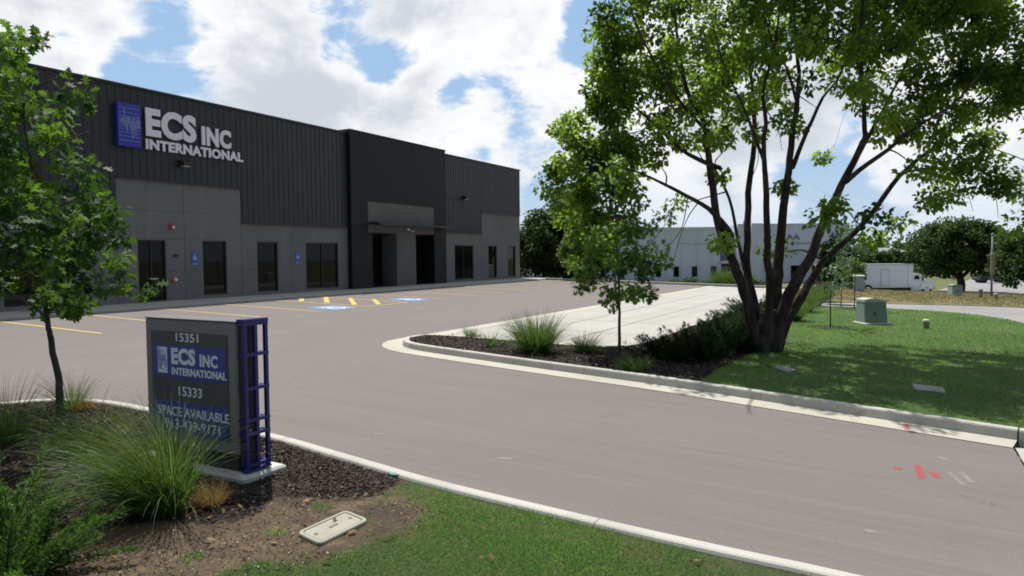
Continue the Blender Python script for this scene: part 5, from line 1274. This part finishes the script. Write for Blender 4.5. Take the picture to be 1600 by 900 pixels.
q = scatter(bank_poly, 170); n = len(q); tl = np.abs(rng.normal(0, .5, n)); a = rng.uniform(0, 6.28, n); zz = np.array([float(bank_z(x, y)) for x, y in q])-.01
me = blades_mesh('dry_grass', np.column_stack([q, zz]), np.stack([np.sin(tl)*np.cos(a), np.sin(tl)*np.sin(a), np.cos(tl)], 1), .07*rng.uniform(.5, 1.3, n), .028, .8, 2, np.clip(.5+.3*vnoise(q, .9, 8)+rng.normal(0, .2, n), 0, 1))
tag(link('dry_grass', me, 'dry_blade'), 'dry straw coloured grass on the bank before the truck', 'grass', kind='stuff')
def chips(name, poly, dens, size, mat, label, dz=.121, keep=None, wide=1.0):
    q = scatter(poly, dens)
    if keep is not None: q = q[keep(q)]
    n = len(q); pos = np.column_stack([q, zn(q, dz)+rng.uniform(-.004, .010, n)])
    me = leaves_mesh(name, pos, size, 'chip', .0, rng.beta(1.6, 2.6, n), None, .9, .05, flat=.28)
    return tag(link(name, me, mat), label, 'mulch', kind='stuff')
nearv = lambda q: (q[:, 0] > 1.2) & (q[:, 1] < 11.5) & (sdist(q, mulch_near)+.10*vnoise(q, 6, 31)+rng.normal(0, .07, len(q)) > .08)
chips('mulch_chips', mulch_near, 4200, .026, 'chip', 'dark shredded bark mulch around the monument sign', keep=nearv)
chips('mulch_litter', mulch_near, 60, .018, 'pale_chip', 'pale wood bits scattered over the dark mulch', keep=nearv, dz=.130)
chips('mulch_chips', mulch_poly, 700, .045, 'chip', 'dark bark mulch of the island and shrub bed', keep=lambda q: q[:, 0] < 24)
chips('mulch_litter', mulch_poly, 10, .04, 'pale_chip', 'pale bits scattered over the island mulch', keep=lambda q: q[:, 0] < 22, dz=.130)
soil_poly = [on_near(*q) for q in [(100, 850), (330, 800), (420, 770), (540, 772), (640, 780), (690, 800), (640, 835), (500, 880), (250, 930), (60, 930)]]
chips('soil_clods', soil_poly, 700, .018, 'chip', 'small dark clods and bark bits on the bare soil', dz=.114)
chips('soil_litter', soil_poly, 130, .016, 'pale_chip', 'pale stones and bits on the bare soil', dz=.116)
q = scatter(soil_poly, 16); me = leaves_mesh('fallen_leaves', np.column_stack([q, zn(q, .128)]), .07, 'oak', .0, None, None, .9, .1)
tag(link('fallen_leaves', me, 'litter'), 'brown fallen leaves on the bare soil', 'leaves', kind='stuff')
q = scatter(lawn_near, 3); q = q[vis(q)]; me = leaves_mesh('fallen_leaves', np.column_stack([q, zn(q, .14)]), .06, 'oak', .0, None, None, .9, .1)
tag(link('fallen_leaves', me, 'litter'), 'brown fallen leaves on the near lawn', 'leaves', kind='stuff')
# dry twigs
for k, (a, b_) in enumerate([((190, 852), (238, 832)), ((428, 728), (446, 742)), ((150, 742), (205, 760))]):
    p0, p1 = G(*a, .135), G(*b_, .14); m_ = (p0+p1)/2+np.array([0, .01, .012])
    q = MB(); q.tube([p0, m_, p1], [.007, .006, .003], 6)
    solo('twig', q, 'young_bark', ['fallen brown twig on the mulch below the juniper', 'short fallen twig beside the sign plinth', 'thin fallen twig under the arching grass'][k], 'twig')
